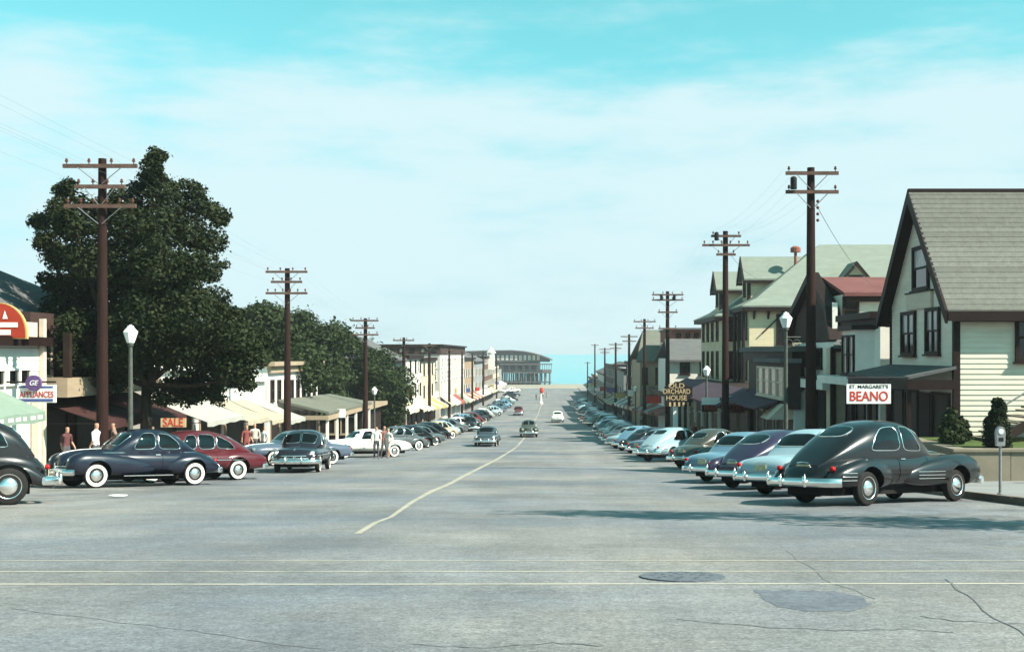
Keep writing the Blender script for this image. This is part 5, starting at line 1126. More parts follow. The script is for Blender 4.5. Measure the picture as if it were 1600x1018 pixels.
storefront('R', 11.6, 298, 345, 8.0, TN, 'tan shop block near the beach end on the right', 1, [WH, CR])
storefront('R', 12.0, 347, 392, 6.4, BR, 'low brown building closing the right side at the beach', 1, [CR])

# ------------------------------------------------------------------ buildings, left-hand side
XL = -19.2
l1 = bld('appliance_shop', 0, 0, 'white shop at left edge with pale green awning and round red sign'); fL = Face('L', XL)
y0, y1 = 33.0, fd(64, XL); zp = zat(527, y1)
block(l1, 'wall', 'white', XL - 9, XL, y0, y1, 8.5, zp - .32)
o = MB(); siding(o, fL, lambda z: (y0, y1), zat(578, y1), zp - .4, .2, .03); o = o.build('siding', 'white', l1); fix_normals(o.data)
c_ = MB(); fL.box(c_, y0, y1 + .1, zp - .32, zp, -.4, .42); c_.build('cornice', 'dark_trim', l1)
pa = MB(); fL.box(pa, y0, y1 - .02, zp + .002, zat(504, y1), -.35, -.05); pa.build('parapet', 'grey_wall', l1)
po = MB(); fL.box(po, y1 - .22, y1 + .02, 9, zat(498, y1), .031, .2); po.build('corner_post', 'grey_wall', l1)
for u in (38.7, 39.75, 40.8, 41.7): window(l1, fL, u - .46, u + .44, zat(602, 41), zat(575, 41), 'white', 'glass', .08, split='', sill=False, n=.03)
aw = awning(l1, fL, y0 + .4, 37.5, zat(572, 41) - .15, zat(640, 38.5), 2.6, 'awn_green', .3)
for k in range(9):   # dashes of pale lettering along the valance
    q = MB(); u = 32.9 + .5 * k; q.box(XL + 2.675, XL + 2.69, u, u + (.3 if k % 3 else .18), zat(640, 38.5) - .22, zat(640, 38.5) - .1); q.build('valance_mark', 'sign_white', aw)
for u in (35, 38): window(l1, fL, u, u + 2.6, gz(u) + .5, gz(u) + 2.5, 'grey_wall', 'shop_dark', .12, split='', name='shop_window')
MB().box(XL + .05, XL + .3, y1 - .9, y1 - .65, 9, 12.3).build('pilaster', 'grey_wall', l1)
rs = empty('round_topped_sign', (0, 0, 0), 'red half-round roof sign with yellow rim and white sailboat at left edge', 'sign')
dR = 40.0; q = at(-4, 530, dR); R_ = 46 * dR / FPX; rh = 57 * dR / FPX
def arch_pts(k): return [(q.x + R_ * k * math.cos(math.pi * t / 20), dR, q.z + .02 + rh * k * math.sin(math.pi * t / 20) ** .8) for t in range(21)]
o = MB().prism(arch_pts(1), (0, .14, 0)).build('rim', 'sign_yellow', rs); fix_normals(o.data)
o = MB().prism([(p[0], p[1] - .012, p[2] + .03) for p in arch_pts(.95)], (0, .01, 0)).build('panel', 'sign_orange', rs); fix_normals(o.data)
sbx = at(7, 497, dR); o = MB().prism([(sbx.x - .06, dR - .03, sbx.z - .02), (sbx.x + .12, dR - .03, sbx.z - .02), (sbx.x + .02, dR - .03, sbx.z + .26)], (0, .012, 0)).build('sailboat', 'sign_white', rs); fix_normals(o.data)
for (p0, p1, t0, t1) in ((-30, 28, 503.5, 511), (-26, 17, 515, 523)):
    a, b = at(p0, t1, dR), at(p1, t0, dR); MB().box(a.x, b.x, dR - .03, dR - .016, a.z, b.z).build('white_strip', 'sign_white', rs)
MB().box(q.x - .6, q.x - .5, dR + .15, dR + .25, zp - .3, q.z + .7).build('bracket', 'iron', rs); MB().box(q.x + .5, q.x + .6, dR + .15, dR + .25, zp - .3, q.z + .7).build('bracket', 'iron', rs)
ap = empty('projecting_sign', (0, 0, 0), 'white projecting APPLIANCES sign with violet disc beside the green awning', 'sign')
dA = 39.6; a, b = at(27, 628.5, dA), at(86, 601, dA)
MB().box(a.x, b.x, dA, dA + .12, a.z, b.z).build('board', 'sign_white', ap)
text('APPLIANCES', .3, 'sign_red', 'lettering', ap, face_cam(((a.x + b.x) / 2 + .02, dA - .006, a.z + .27)), .005, (b.x - a.x) * .9)
MB().box(a.x + .06, b.x - .07, dA - .012, dA - .001, a.z + .04, a.z + .13).build('blue_band', 'sign_blue', ap); MB().box(a.x + .06, b.x - .07, dA - .012, dA - .001, b.z - .1, b.z - .04).build('blue_band', 'sign_blue', ap)
q = at(54, 598, dA); dc = MB().lathe([(.27, -.08), (.27, .02)], c=(q.x, dA - .03, q.z), axis='Y', n=28).build('disc', 'sign_purple', ap); fix_normals(dc.data)
text('GE', .24, 'sign_white', 'monogram', ap, face_cam((q.x, dA - .118, q.z)), .004, .3, shear=.3)
MB().tube((a.x - .4, dA + .06, b.z + .1), (b.x, dA + .06, b.z + .1), .03).build('bracket', 'iron', ap)

l2 = bld('porched_building', 0, 0, 'dark shingled building with grey hipped roof half hidden by the big maple')
y0, y1 = 43.6, 54.0; zc = zat(470, 44)
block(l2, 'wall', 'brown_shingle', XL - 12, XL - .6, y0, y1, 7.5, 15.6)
block(l2, 'upper_wall', 'brown_shingle', XL - 11.5, XL - 3, 41, 55.5, 14, 15.9)
zt_ = zat(416, 47)
for pts in ([(-23.6, 47, zt_), (-30, 47, zt_), (-31.5, 40.2, 15.7), (-21.0, 40.2, 15.7)], [(-23.6, 47, zt_), (-23.6, 49, zt_), (-21.0, 56, 15.7), (-21.0, 40.2, 15.7)], [(-23.6, 49, zt_), (-30, 49, zt_), (-31.5, 56, 15.7), (-21.0, 56, 15.7)], [(-30, 47, zt_), (-30, 49, zt_), (-31.5, 56, 15.7), (-31.5, 40.2, 15.7)], [(-23.6, 47, zt_), (-30, 47, zt_), (-30, 49, zt_), (-23.6, 49, zt_)]): slab(l2, 'roof', 'roof_grey', pts, .15)
f2 = Face('L', XL - .6)
pb = MB(); f2.box(pb, y0, y1, zat(620, 44), zat(590, 44), .002, 1.4); pb.build('balcony_front', 'tan', l2)
for u in (y0 + .3, y0 + 2.4, y0 + 4.6): MB().box(XL + .5, XL + .75, u, u + .25, zat(590, 44), zat(520, 44)).build('porch_post', 'dark_wood', l2)
for u in (y0 + .7, y0 + 2.9, y0 + 5.2): window(l2, f2, u, u + 1.1, zat(590, 44), zat(530, 44), 'grey_wall', 'glass', .12)
window(l2, Face('N', y0), -21.6, -20.4, 13.0, 15.0, 'grey_wall', 'glass', .12)
awning(l2, f2, y0 + .2, y0 + 5, zat(622, 44), 11.4, 2.6, 'awn_dark'); awning(l2, f2, y0 + 5.2, y1 - .2, zat(622, 44), 11.2, 2.6, 'awn_dark')
for u in (y0 + .5, y0 + 4, y0 + 7): window(l2, f2, u, u + 2.8, gz(u) + .4, gz(u) + 2.4, 'dark_wood', 'shop_dark', .12, split='', name='shop_window')

def low_shop(d0, d1, label, awns, ztop, wall=WH):
    b = bld('low_shop', 0, 0, label); F_ = Face('L', XL)
    block(b, 'wall', 'wall_obj', XL - 9, XL, d0, d1, gz(d1) - 1, ztop, color=wall)
    c_ = MB(); F_.box(c_, d0 - .05, d1 + .05, ztop - .05, ztop + .2, -.3, .3); c_.build('coping', 'white', b)
    u = d0 + .2; k = 0; w = (d1 - d0 - .2) / len(awns)
    for m_ in awns:
        g = gz(u + w / 2); awning(b, F_, u, u + w - .2, g + 3.25, g + 2.15, 2.7, m_, .22); window(b, F_, u + .3, u + w - .5, g + .5, g + 2.3, 'tan', 'shop_dark', .12, split='', name='shop_window', sill=False); u += w
    return b
low_shop(54.5, 61.5, 'low white shop with pale canvas awning right behind the maple trunk', ['awn_white'], gz(58) + 4.6)
low_shop(61.8, 76.5, 'low shop with three cream awnings between the maple and the cream building', ['awn_cream', 'awn_cream', 'awn_white'], gz(69) + 4.3)
sl_ = board_sign('shop_sign', 'cream sign with red SALE lettering behind the maroon sedan', 251, 290, 653, 667, 45, 'letter_cream', [('SALE', .5, .8)], 'sign_red', .46, posts=True)
l4 = bld('cream_building', 0, 0, 'bright cream two-storey flat-roofed building beside the second left-hand pole')
y0, y1 = fd(418, XL), fd(496, XL); zt4 = zat(568, y1)
block(l4, 'wall', 'white', XL - 12, XL, y0, y1, 4, zt4); c_ = MB(); fL.box(c_, y0 - .2, y1 + .2, zt4 - .02, zt4 + .25, -.4, .55); fL.box(c_, y0, y1, zt4 - .5, zt4 - .021, .002, .25); c_.build('cornice', 'tan', l4)
n4 = 8
for k in range(n4): u = y0 + .7 + (y1 - y0 - .7) * k / n4; window(l4, fL, u, u + .95, zat(627, (u)), zat(593, u), 'dark_wood', 'glass', .12)
q = MB(); fL.box(q, y1 - 4.4, y1 - .8, zat(589, 90), zat(579, 90), .03, .12); q = q.build('sign_board', 'tan', l4)
for k in range(7): s_ = MB(); fL.box(s_, y1 - 4.2 + .48 * k, y1 - 3.9 + .48 * k, zat(587, 90), zat(581, 90), .121, .13); s_.build('sign_stroke', 'dark_wood', q)
slab(l4, 'porch_roof', 'roof_green', [(XL, 80, zat(616, 90)), (XL, 99, zat(618, 94)), (-15.6, 99, zat(639, 86)), (-15.6, 80, zat(639, 84))], .16)
for y in (80.4, 84, 88, 92, 96, 98.6): MB().box(-15.9, -15.72, y, y + .18, gz(y), zat(639, 85) - .1).build('porch_post', 'white', l4)
f_ = MB(); f_.box(-15.72, -15.64, 80, 99, zat(639, 85) - .55, zat(639, 85) - .2); f_.box(XL, -15.72, 79.96, 80.04, zat(639, 85) - .5, zat(639, 85) - .2); f_.build('porch_fascia', 'tan', l4)
for k in range(5): window(l4, fL, y0 + .5 + 3.1 * k, y0 + 3.2 + 3.1 * k, gz(y0 + 3 * k) + .5, gz(y0 + 3 * k) + 2.6, 'tan', 'shop_dark', .12, split='', name='shop_window')
board_sign('shop_sign', 'plain bright white sign board standing before the low brown shed', 513, 539.5, 638.5, 652, 84, 'sign_white', posts=True)
sh = bld('low_shed', 0, 0, 'low dark shed with tan eaves under the elms on the left'); block(sh, 'wall', 'dark_wood', -23, -16.8, 101, 112, 4, zat(645, 101)); slab(sh, 'roof', 'tan', [(-23.2, 100.5, zat(634, 101)), (-16.2, 100.5, zat(634, 101)), (-16.2, 112.4, zat(634, 101)), (-23.2, 112.4, zat(634, 101))], .35)
for k in range(3): window(sh, Face('N', 101), -22.5 + 1.9 * k, -21 + 1.9 * k, gz(101) + .6, gz(101) + 2.2, 'tan', 'shop_dark', .12, split='')
l6 = bld('long_flat_roofed_block', 0, 0, 'long three-storey block with dark flat roof edge beyond the elms'); D = 168
qx = lambda p, d=D: (p - VX) * d / FPX
block(l6, 'wall', 'wall_obj', qx(560), -16.6, D, D + 46, 2, zat(553, D), color=(.46, .44, .40)); block(l6, 'top_band', 'brown_shingle', qx(559), -16.45, D - .15, D + 46.2, zat(553, D) + .002, zat(540, D)); block(l6, 'flat_roof', 'dark_trim', qx(557), -16.1, D - .5, D + 46.5, zat(540, D) + .002, zat(537.5, D))
for k in range(7): window(l6, Face('N', D - .15), qx(572 + 17 * k), qx(580 + 17 * k), zat(551, D), zat(543, D), 'dark_trim', 'curtain' if k % 2 else 'glass', .14, split='', sill=False)
for f_ in range(2):
    for k in range(7): window(l6, Face('N', D), qx(572 + 17 * k), qx(581 + 17 * k), zat(575 + 20 * f_, D), zat(558 + 20 * f_, D), 'white', 'glass', .18)
    for k in range(10): window(l6, Face('L', -16.6), D + 2 + 4.4 * k, D + 4.2 + 4.4 * k, zat(575 + 20 * f_, D), zat(558 + 20 * f_, D), 'white', 'glass', .18)
for u in range(5): awning(l6, Face('L', -16.6), D + .5 + 9 * u, D + 9 + 9 * u, gz(D + 9 * u) + 3.6, gz(D + 9 * u) + 2.4, 1.6, 'cloth_obj', color=(CR, WH, RD, GN, CR)[u])
storefront('L', -17.2, 122, 131, zat(562, 124), GY, 'grey gabled shop just past the elms with brown-framed windows', 2, [WH, CR], 'roof_grey', depth=9)
storefront('L', -16.9, 132, 147, zat(556, 134), WH, 'bright white shop with awnings beside the fourth left-hand pole', 2, [CR, WH], depth=10)
storefront('L', -17.1, 148, 166, zat(560, 150), CR, 'cream shop with yellowish awnings in front of the long block', 2, [(.55, .36, .10), CR], depth=10)
storefront('L', -17.0, 216, 246, 13.2, TN, 'tan three-storey block past the long flat-roofed one', 3, [CR, RD])
storefront('L', -17.2, 248, 282, 12.4, GY, 'grey block with gabled roof far down the left side', 2, [WH, CR], 'roof_grey')
storefront('L', -17.0, 284, 322, 13.4, BR, 'brown block with awnings far down the left side', 3, [CR, GY])
storefront('L', -17.4, 324, 366, 11.0, CR, 'cream block near the beach end on the left', 2, [RD, WH])
storefront('L', -18.5, 368, 408, 9.5, GY, 'grey building closing the left side at the beach', 2, [WH])
twr = bld('white_turret', 0, 0, 'slim white roof turret rising over the far left shops', 'tower'); q = at(767, 553, 300)
MB().box(q.x - .9, q.x + .9, 299, 301, 10, 14.3).build('shaft', 'white', twr); o = MB().lathe([(1.3, 0), (1.3, .15), (.05, 1.6)], c=(q.x, 300, 14.3), n=8).build('cap', 'white', twr)

# ------------------------------------------------------------------ the pier
pr = bld('pier', 0, 0, 'long wooden pier pavilion with curved roof on pilings over the sea', 'pier')
D0, D1 = 520.0, 610.0; xl, xr_ = at(700, 0, D0).x, at(862, 0, D0).x - .2; zd = zat(581, D0)
block(pr, 'deck', 'pier_wood', xl, xr_, D0, D1, zd - .5, zd)
for k in range(22):
    x = xl + .8 + (xr_ - xl - 1.6) * k / 21
    for j in range(4): MB().tube((x, D0 + 1 + j * 28, -2), (x, D0 + 1 + j * 28, zd - .51), .34, .3, 8).build('piling', 'pier_wood', pr)
bx_ = MB(); bx_.box(xl, xr_, D0 + .3, D0 + .6, 1.2, 1.7); bx_.build('lower_beam', 'pier_wood', pr)
hx0, hx1 = xl + 2, xr_ - 6
block(pr, 'hall', 'wall_obj', hx0, hx1, D0 + 4, D1 - 4, zd + .002, zd + 4.59, color=(.2, .2, .21))
prof = [(700, 549), (760, 547), (800, 546.5), (818, 548), (832, 551), (846, 555), (858, 559.5), (863, 562)]
pp = [at(a, b, D0) for a, b in prof]
um = MB().prism([(q.x, D0 + 2, q.z - .35) for q in pp[:-1]] + [(pp[-1].x - 1.2, D0 + 2, zd + 4.6), (pp[0].x, D0 + 2, zd + 4.6)], (0, D1 - D0 - 6, 0)).build('upper_hall', 'pier_wood', pr); fix_normals(um.data)
for a, b in zip(pp, pp[1:]):
    o = MB().prism([(a.x, D0 + .5, a.z), (b.x, D0 + .5, b.z), (b.x, D1 - 2, b.z), (a.x, D1 - 2, a.z)], (0, 0, -.4)).build('roof', 'roof_grey', pr); fix_normals(o.data)
for k in range(20): u = at(708 + 7 * k, 0, D0).x; window(pr, Face('N', D0 + 2), u - .5, u + .5, zat(562, D0), zat(555, D0), 'white', 'curtain', .3, split='', sill=False)
for k in range(12): u = hx0 + 2 + (hx1 - hx0 - 4) * k / 11; window(pr, Face('N', D0 + 4), u - 1, u + 1, zd + .4, zd + 3, 'dark_wood', 'shop_dark', .2, split='', sill=False)
block(pr, 'veranda_roof', 'pier_wood', hx0, xr_ + .5, D0 + .5, D0 + 3.9, zd + 3.3, zd + 3.8)
rlg = MB(); rlg.box(xl, xr_, D0 + .1, D0 + .2, zd + 1, zd + 1.15)
for k in range(40): x = xl + (xr_ - xl) * k / 39; rlg.box(x - .05, x + .05, D0 + .1, D0 + .2, zd, zd + 1)
rlg.build('railing', 'pier_wood', pr)
for k in range(7): x = hx1 + (xr_ - hx1) * k / 6; MB().box(x - .12, x + .12, D0 + .6, D0 + .84, zd, zd + 3.3).build('veranda_post', 'pier_wood', pr)
# ------------------------------------------------------------------ utility poles and wires
def utility_pole(x, y, ztop, arms, label, group, r=.17, transformer=None, lamp=None, detail=True):
    e = empty('utility_pole', (x, y, gz(y)), label, 'utility pole', group); h = ztop - gz(y)
    o = MB().tube((0, 0, -.3), (0, 0, h), r * 1.15, r * .72, 14).build('pole', 'wood_pole', e); o.data.shade_smooth(); o.data.set_sharp_from_angle(angle=.7)
    for drop, hw, pins in arms:
        z = h - drop
        a = MB().box(-hw, hw, -r * .8 - .10, -r * .8, z - .065, z + .065).build('crossarm', 'arm_wood', e)
        br = MB()
        if hw > .8:
            for s in (-1, 1): br.tube((s * .6 * hw, -r * .8 - .11, z - .05), (s * .06, -r * .8 - .06, z - .6), .016, n=5)
            br.build('brace', 'galv', a)
        if detail:
            for k in range(pins):
                t = -hw + .12 + (2 * hw - .24) * k / max(1, pins - 1)
                if abs(t) < .12: continue
                MB().lathe([(.018, 0), (.018, .07), (.052, .075), (.06, .11), (.035, .13), (.05, .16), (.02, .2)], c=(t, -r * .8 - .05, z + .065), n=10).build('insulator', 'porcelain', a)
    if transformer:
        for tx, tz in transformer:
            t_ = MB().lathe([(.12, -.24), (.125, -.22), (.125, .18), (.08, .23), (.02, .25)], c=(tx, -.30, h - tz), n=14).build('transformer', 'iron', e); t_.data.shade_smooth(); t_.data.set_sharp_from_angle(angle=.7)
    return e
LP = 'utility poles along the left-hand pavement'; RP = 'utility poles along the right-hand pavement'
XPL, XPR = -15.4, 9.8
left_px = [(160, 248), (449, 419), (571, 497), (631, 527), (671, 536), (702, 544), (722, 549), (738, 552), (755, 548), (776, 556)]
right_px = [(1267, 262), (1133.5, 361), (1043, 455), (1007, 498), (983, 522), (962, 535), (945, 543), (929.5, 537), (918, 565)]
A3 = [(.28, 1.26, 4), (.98, .85, 4), (1.64, 1.22, 6)]
words = ['nearest', 'second', 'third', 'fourth', 'fifth', 'sixth', 'seventh', 'eighth', 'ninth', 'tenth']
polesL, polesR = [], []
for i, (px, py) in enumerate(left_px):
    d = FPX * XPL / (px - VX); zt = zat(py, d)
    arms = A3 if i == 0 else [(.22, 1.2, 4), (.8, .9, 4), (1.45, 1.2, 6)] if i == 1 else [(.2, 1.1, 4), (.8, .8, 4), (1.35, 1.1, 4)] if i == 2 else [(.3, 1.1, 4)] if i == 3 else [(.3, .9, 2)]
    utility_pole(XPL, d, zt, arms, f'{words[i]} reddish wooden utility pole on the left pavement counting from the viewer', LP, .185 if i == 0 else .2, detail=i < 4); polesL.append((d, zt))
for i, (px, py) in enumerate(right_px):
    d = FPX * XPR / (px - VX); zt = zat(py, d)
    arms = [(.24, 1.0, 3), (.95, 1.0, 3)] if i == 0 else [(.3, .85, 2), (.82, 1.35, 6), (1.35, .55, 2)] if i == 1 else [(.3, 1.35, 4), (.75, 1.35, 4), (1.8, .85, 2), (3.2, .8, 2)] if i == 2 else [(.3, 1.2, 4), (1.0, 1.0, 4)] if i == 3 else [(.3, 1.1, 2), (.9, .9, 2)] if i < 7 else [(.3, .9, 2)]
    tr_ = [(-.72, .62)] if i == 0 else [(-.55, .32)] if i == 1 else [(-.55, .52), (.55, .52)] if i == 2 else None
    utility_pole(XPR, d, zt, arms, f'{words[i]} dark wooden utility pole on the right pavement counting from the viewer', RP, .20, tr_, detail=i < 4); polesR.append((d, zt))
sp = MB()
d1_, zt1 = polesR[0]
for k in range(4): sp.lathe([(.02, 0), (.06, .03), (.06, .08), (.02, .12)], c=(XPR + .24, d1_ - .1, zt1 - 1.35 - .24 * k), n=8)
sp = sp.build('spool_insulators', 'porcelain'); sp.parent = next(o for o in bpy.data.objects if o.get('label', '').startswith('nearest dark')); sp.matrix_parent_inverse = Matrix.Translation((-XPR, -d1_, -gz(d1_)))
def wire(name, nodes, sag, r, label, group):
    pts = []
    for a, b in zip(nodes, nodes[1:]):
        a, b = Vector(a), Vector(b)
        for k in range(10): t = k / 10; pts.append(a.lerp(b, t) - Vector((0, 0, sag * 4 * t * (1 - t))))
    pts.append(Vector(nodes[-1])); setp(MB().path(pts, r, 4).build(name, 'wire'), label, 'wire', group)
for X, P_, g, side, z0 in ((XPL, polesL, 'wires along the left-hand poles', 'left', 19.9), (XPR, polesR, 'wires along the right-hand poles', 'right', 23.2)):
    for k, (dx, dz) in enumerate(((-1.05, .12), (-.55, .12), (.55, .12), (1.05, .12), (-.8, -.6), (.8, -.6))):
        nodes = ([(X + dx, -14, P_[0][1] + 2.0 + dz)] if side == 'left' else []) + [(X + dx, d - .15, z - .2 + dz) for d, z in P_[:7]]
        wire('utility_wire', nodes, .45, .0024, f'thin utility wire strung pole to pole above the {side} pavement', g)
wire('service_wire', [(XPR + .2, polesR[0][0], polesR[0][1] - 1.4), (14.6, 53.3, 17.3)], .25, .012, 'service wire slanting from the near right pole to the red-roofed house', None)
wire('service_wire', [(XPR + .2, polesR[1][0], polesR[1][1] - 1.2), (16.5, 89.2, 20.0)], .6, .014, 'service wire slanting from the second right pole to the hotel roof', None)
wire('service_wire', [(XPL + .3, polesL[1][0], polesL[1][1] - 2.2), (-9.7 + 0, polesL[1][0] - .1, polesL[1][1] - 2.2), (XPR, polesR[2][0], polesR[2][1] - 2.5)], .3, .010, 'long thin wire crossing high over the street', None) if False else None

# ------------------------------------------------------------------ street lamps
def street_lamp(px, py, x, label, arm=False):
    d = FPX * x / (px - VX); zt = zat(py, d); h = zt - gz(d); e = empty('street_lamp', (x, d, gz(d)), label, 'street lamp', 'street lamps with opal lanterns')
    post = MB().lathe([(.2, 0), (.2, .35), (.13, .5), (.095, 1.0), (.07, h - .8), (.11, h - .76), (.11, h - .70), (.08, h - .66)], n=12).build('post', 'lamp_iron', e); post.data.shade_smooth(); post.data.set_sharp_from_angle(angle=.6)
    la = MB().lathe([(.13, h - .66), (.15, h - .62), (.26, h - .30), (.27, h - .26), (.13, h - .10), (.11, h - .08)], n=8).build('lantern', 'lampglass', e); fix_normals(la.data)
    MB().lathe([(.12, h - .085), (.12, h - .05), (.05, h - .03), (.02, h)], n=8).build('finial', 'lampglass', la)
    if arm:
        b = MB().tube((0, 0, h - 1.05), (.62, 0, h - 1.05), .035, n=6); b.path([(.12 + .16 * math.cos(t), 0, h - 1.3 + .16 * math.sin(t)) for t in [k * .5 for k in range(13)]], .02, 5); b.path([(.45 + .13 * math.cos(t), 0, h - 1.28 + .13 * math.sin(t)) for t in [k * .5 for k in range(13)]], .02, 5); b.build('scroll_bracket', 'lamp_iron', e)
street_lamp(204, 507, -15.25, 'white lantern street lamp in front of the big maple, left of its trunk')
street_lamp(1228, 487, 9.62, 'white lantern street lamp with scroll bracket beside the nearest right pole', True)
street_lamp(585, 604, -15.6, 'white lantern street lamp against the far elms on the left')
street_lamp(993, 602, 9.7, 'white lantern street lamp small between the right-hand poles')
street_lamp(1104, 571, 10.1, 'white lantern street lamp before the white house and hotel')
street_lamp(672, 530, -15.9, 'white lantern street lamp close to the fifth left-hand pole') if False else None

# parking meters
def meter(x, d, label):
    e = empty('parking_meter', (x, d, gz(d) + .15), label, 'parking meter', 'parking meters')
    MB().lathe([(.06, 0), (.06, .02), (.032, .03), (.03, 1.0), (.045, 1.02)], n=12).build('post', 'galv', e)
    o = MB().prism([(-.085, -.05, 1.02), (.085, -.05, 1.02), (.095, -.05, 1.22), (.10, -.05, 1.30), (.08, -.05, 1.38), (.04, -.05, 1.43), (-.04, -.05, 1.43), (-.08, -.05, 1.38), (-.10, -.05, 1.30), (-.095, -.05, 1.22)], (0, .11, 0)).build('head', 'galv', e); fix_normals(o.data)
    MB().lathe([(.06, -.062), (.06, -.05)], c=(0, 0, 1.33), axis='Y', n=16).build('dial', 'lens', o); MB().box(-.05, .05, -.056, -.051, 1.12, 1.2).build('coin_plate', 'iron', o)
meter(9.46, 24.4, 'grey parking meter on the pavement by the black fastback')
for i, d in enumerate((31.5, 36.5)): meter(9.5, d, ('grey parking meter behind the pale blue sedan', 'grey parking meter near the BEANO sign')[i])

# ------------------------------------------------------------------ trees and shrubs
def leaves(clumps, n, size, seed, squash=.85, shell=.5, fuzz=.22):
    r = np.random.default_rng(seed); C_ = np.array(clumps); vol = C_[:, 3] ** 2; idx = r.choice(len(C_), n, p=vol / vol.sum())
    d = r.normal(size=(n, 3)); d /= np.linalg.norm(d, axis=1)[:, None]
    rad = C_[idx, 3] * (shell + (1.08 - shell) * r.random(n) ** .6) * (1 + fuzz * np.abs(r.normal(size=n)) * (r.random(n) < .4)); ctr = C_[idx, :3] + d * rad[:, None] * np.array([1, 1, squash])
    nrm = d * .6 + r.normal(size=(n, 3)) * .6 + np.array([0, 0, .5]); nrm /= np.linalg.norm(nrm, axis=1)[:, None]
    t = np.cross(nrm, r.normal(size=(n, 3))); t /= np.linalg.norm(t, axis=1)[:, None]; b = np.cross(nrm, t)
    s = size * (.45 + 1.1 * r.random(n) ** 1.5)[:, None]
    v = np.stack([ctr - t * s * .55, ctr + b * s * .42 + nrm * s * .1, ctr + t * s * .55, ctr - b * s * .42 + nrm * s * .1], 1).reshape(-1, 3)
    me = bpy.data.meshes.new('crown'); me.vertices.add(4 * n); me.vertices.foreach_set('co', v.astype(np.float32).ravel())
    me.loops.add(4 * n); me.loops.foreach_set('vertex_index', np.arange(4 * n, dtype=np.int32)); me.polygons.add(n); me.polygons.foreach_set('loop_start', np.arange(0, 4 * n, 4, dtype=np.int32)); me.update(); me.validate()
    return me
def tree(name, label, base, h_trunk, r_trunk, clumps, n, size, m, seed, cat='tree', group=None, limbs=9):
    e = empty(name, (0, 0, 0), label, cat, group); b = Vector(base); r = random.Random(seed); top = b + Vector((r.uniform(-.3, .3), r.uniform(-.3, .3), h_trunk))
    tk = MB().path([b - Vector((0, 0, .4)), b + Vector((0, 0, .15)), b.lerp(top, .4) + Vector((.06, 0, 0)), top], [r_trunk * 1.5, r_trunk * 1.15, r_trunk * .95, r_trunk * .75], 12)
    tk = tk.build('trunk', 'bark', e); tk.data.shade_smooth()
    big = sorted(clumps, key=lambda c: -c[3]); step = max(1, len(big) // limbs); lb = MB()
    for c in big[::step]:
        c = Vector(c[:3]); md = top.lerp(c, .5) + Vector((r.uniform(-.4, .4), r.uniform(-.4, .4), -.25 * (c - top).length * .3)); lb.path([top - Vector((0, 0, .3)), md, md.lerp(c, .8)], [r_trunk * .55, r_trunk * .3, r_trunk * .1], 7)
    lb.build('limbs', 'bark', e); me = leaves(clumps, n, size, seed); me.materials.append(M[m]); link('crown', me, e); return e
d0 = 47.0; rr = random.Random(3); cl = []
for (px, py, r_) in ((240, 256, 13), (238, 272, 19), (225, 292, 22), (255, 300, 26), (304, 292, 14), (300, 316, 26), (331, 326, 20), (345, 345, 9), (96, 296, 13), (112, 312, 20), (88, 326, 20), (66, 348, 16), (72, 378, 20), (112, 350, 34), (155, 335, 32), (196, 318, 30), (205, 352, 42), (255, 350, 44), (298, 362, 36), (328, 372, 24), (92, 400, 30), (140, 402, 46), (196, 416, 50), (256, 424, 52), (305, 420, 40), (330, 428, 22), (84, 440, 22), (120, 456, 40), (170, 474, 50), (230, 490, 56), (290, 484, 48), (328, 474, 32), (352, 494, 24), (110, 505, 34), (150, 530, 44), (206, 548, 50), (268, 548, 54), (326, 538, 46), (372, 530, 32), (396, 538, 24), (402, 566, 20), (362, 580, 38), (318, 598, 34), (276, 606, 30), (384, 598, 20), (340, 622, 16), (148, 580, 32), (112, 560, 26), (180, 598, 24), (128, 606, 16), (250, 618, 18), (296, 622, 14), (84, 480, 22)):
    edge = min(1.0, r_ / 40)
    for j in range(3 if r_ > 24 else 2):
        dd = d0 + (rr.uniform(-2.6, 4.0) if r_ > 24 else rr.uniform(-1.2, 1.2)); q = at(px + rr.uniform(-.25, .25) * r_, py + rr.uniform(-.25, .25) * r_, dd); cl.append((q.x, q.y, q.z, r_ * dd / FPX * rr.uniform(.62, .95)))
for k in range(320):      # twigs that roughen the outline
    b_ = cl[rr.randrange(len(cl))]; a_ = rr.uniform(0, 6.28); e_ = rr.uniform(-.3, 1.2); f_ = b_[3] * rr.uniform(.95, 1.3)
    cl.append((b_[0] + f_ * math.cos(e_) * math.cos(a_), b_[1] + f_ * math.cos(e_) * math.sin(a_), b_[2] + f_ * math.sin(e_) * .85, rr.uniform(.10, .36)))
q = at(224, 690, d0)
tree('maple_tree', 'huge dark green maple rising over the left pavement', (q.x, d0, gz(d0) + .1), 3.6, .25, cl, 150000, .122, 'leaf_dark', 5, limbs=16)
EG = 'elms behind the left-hand shops'
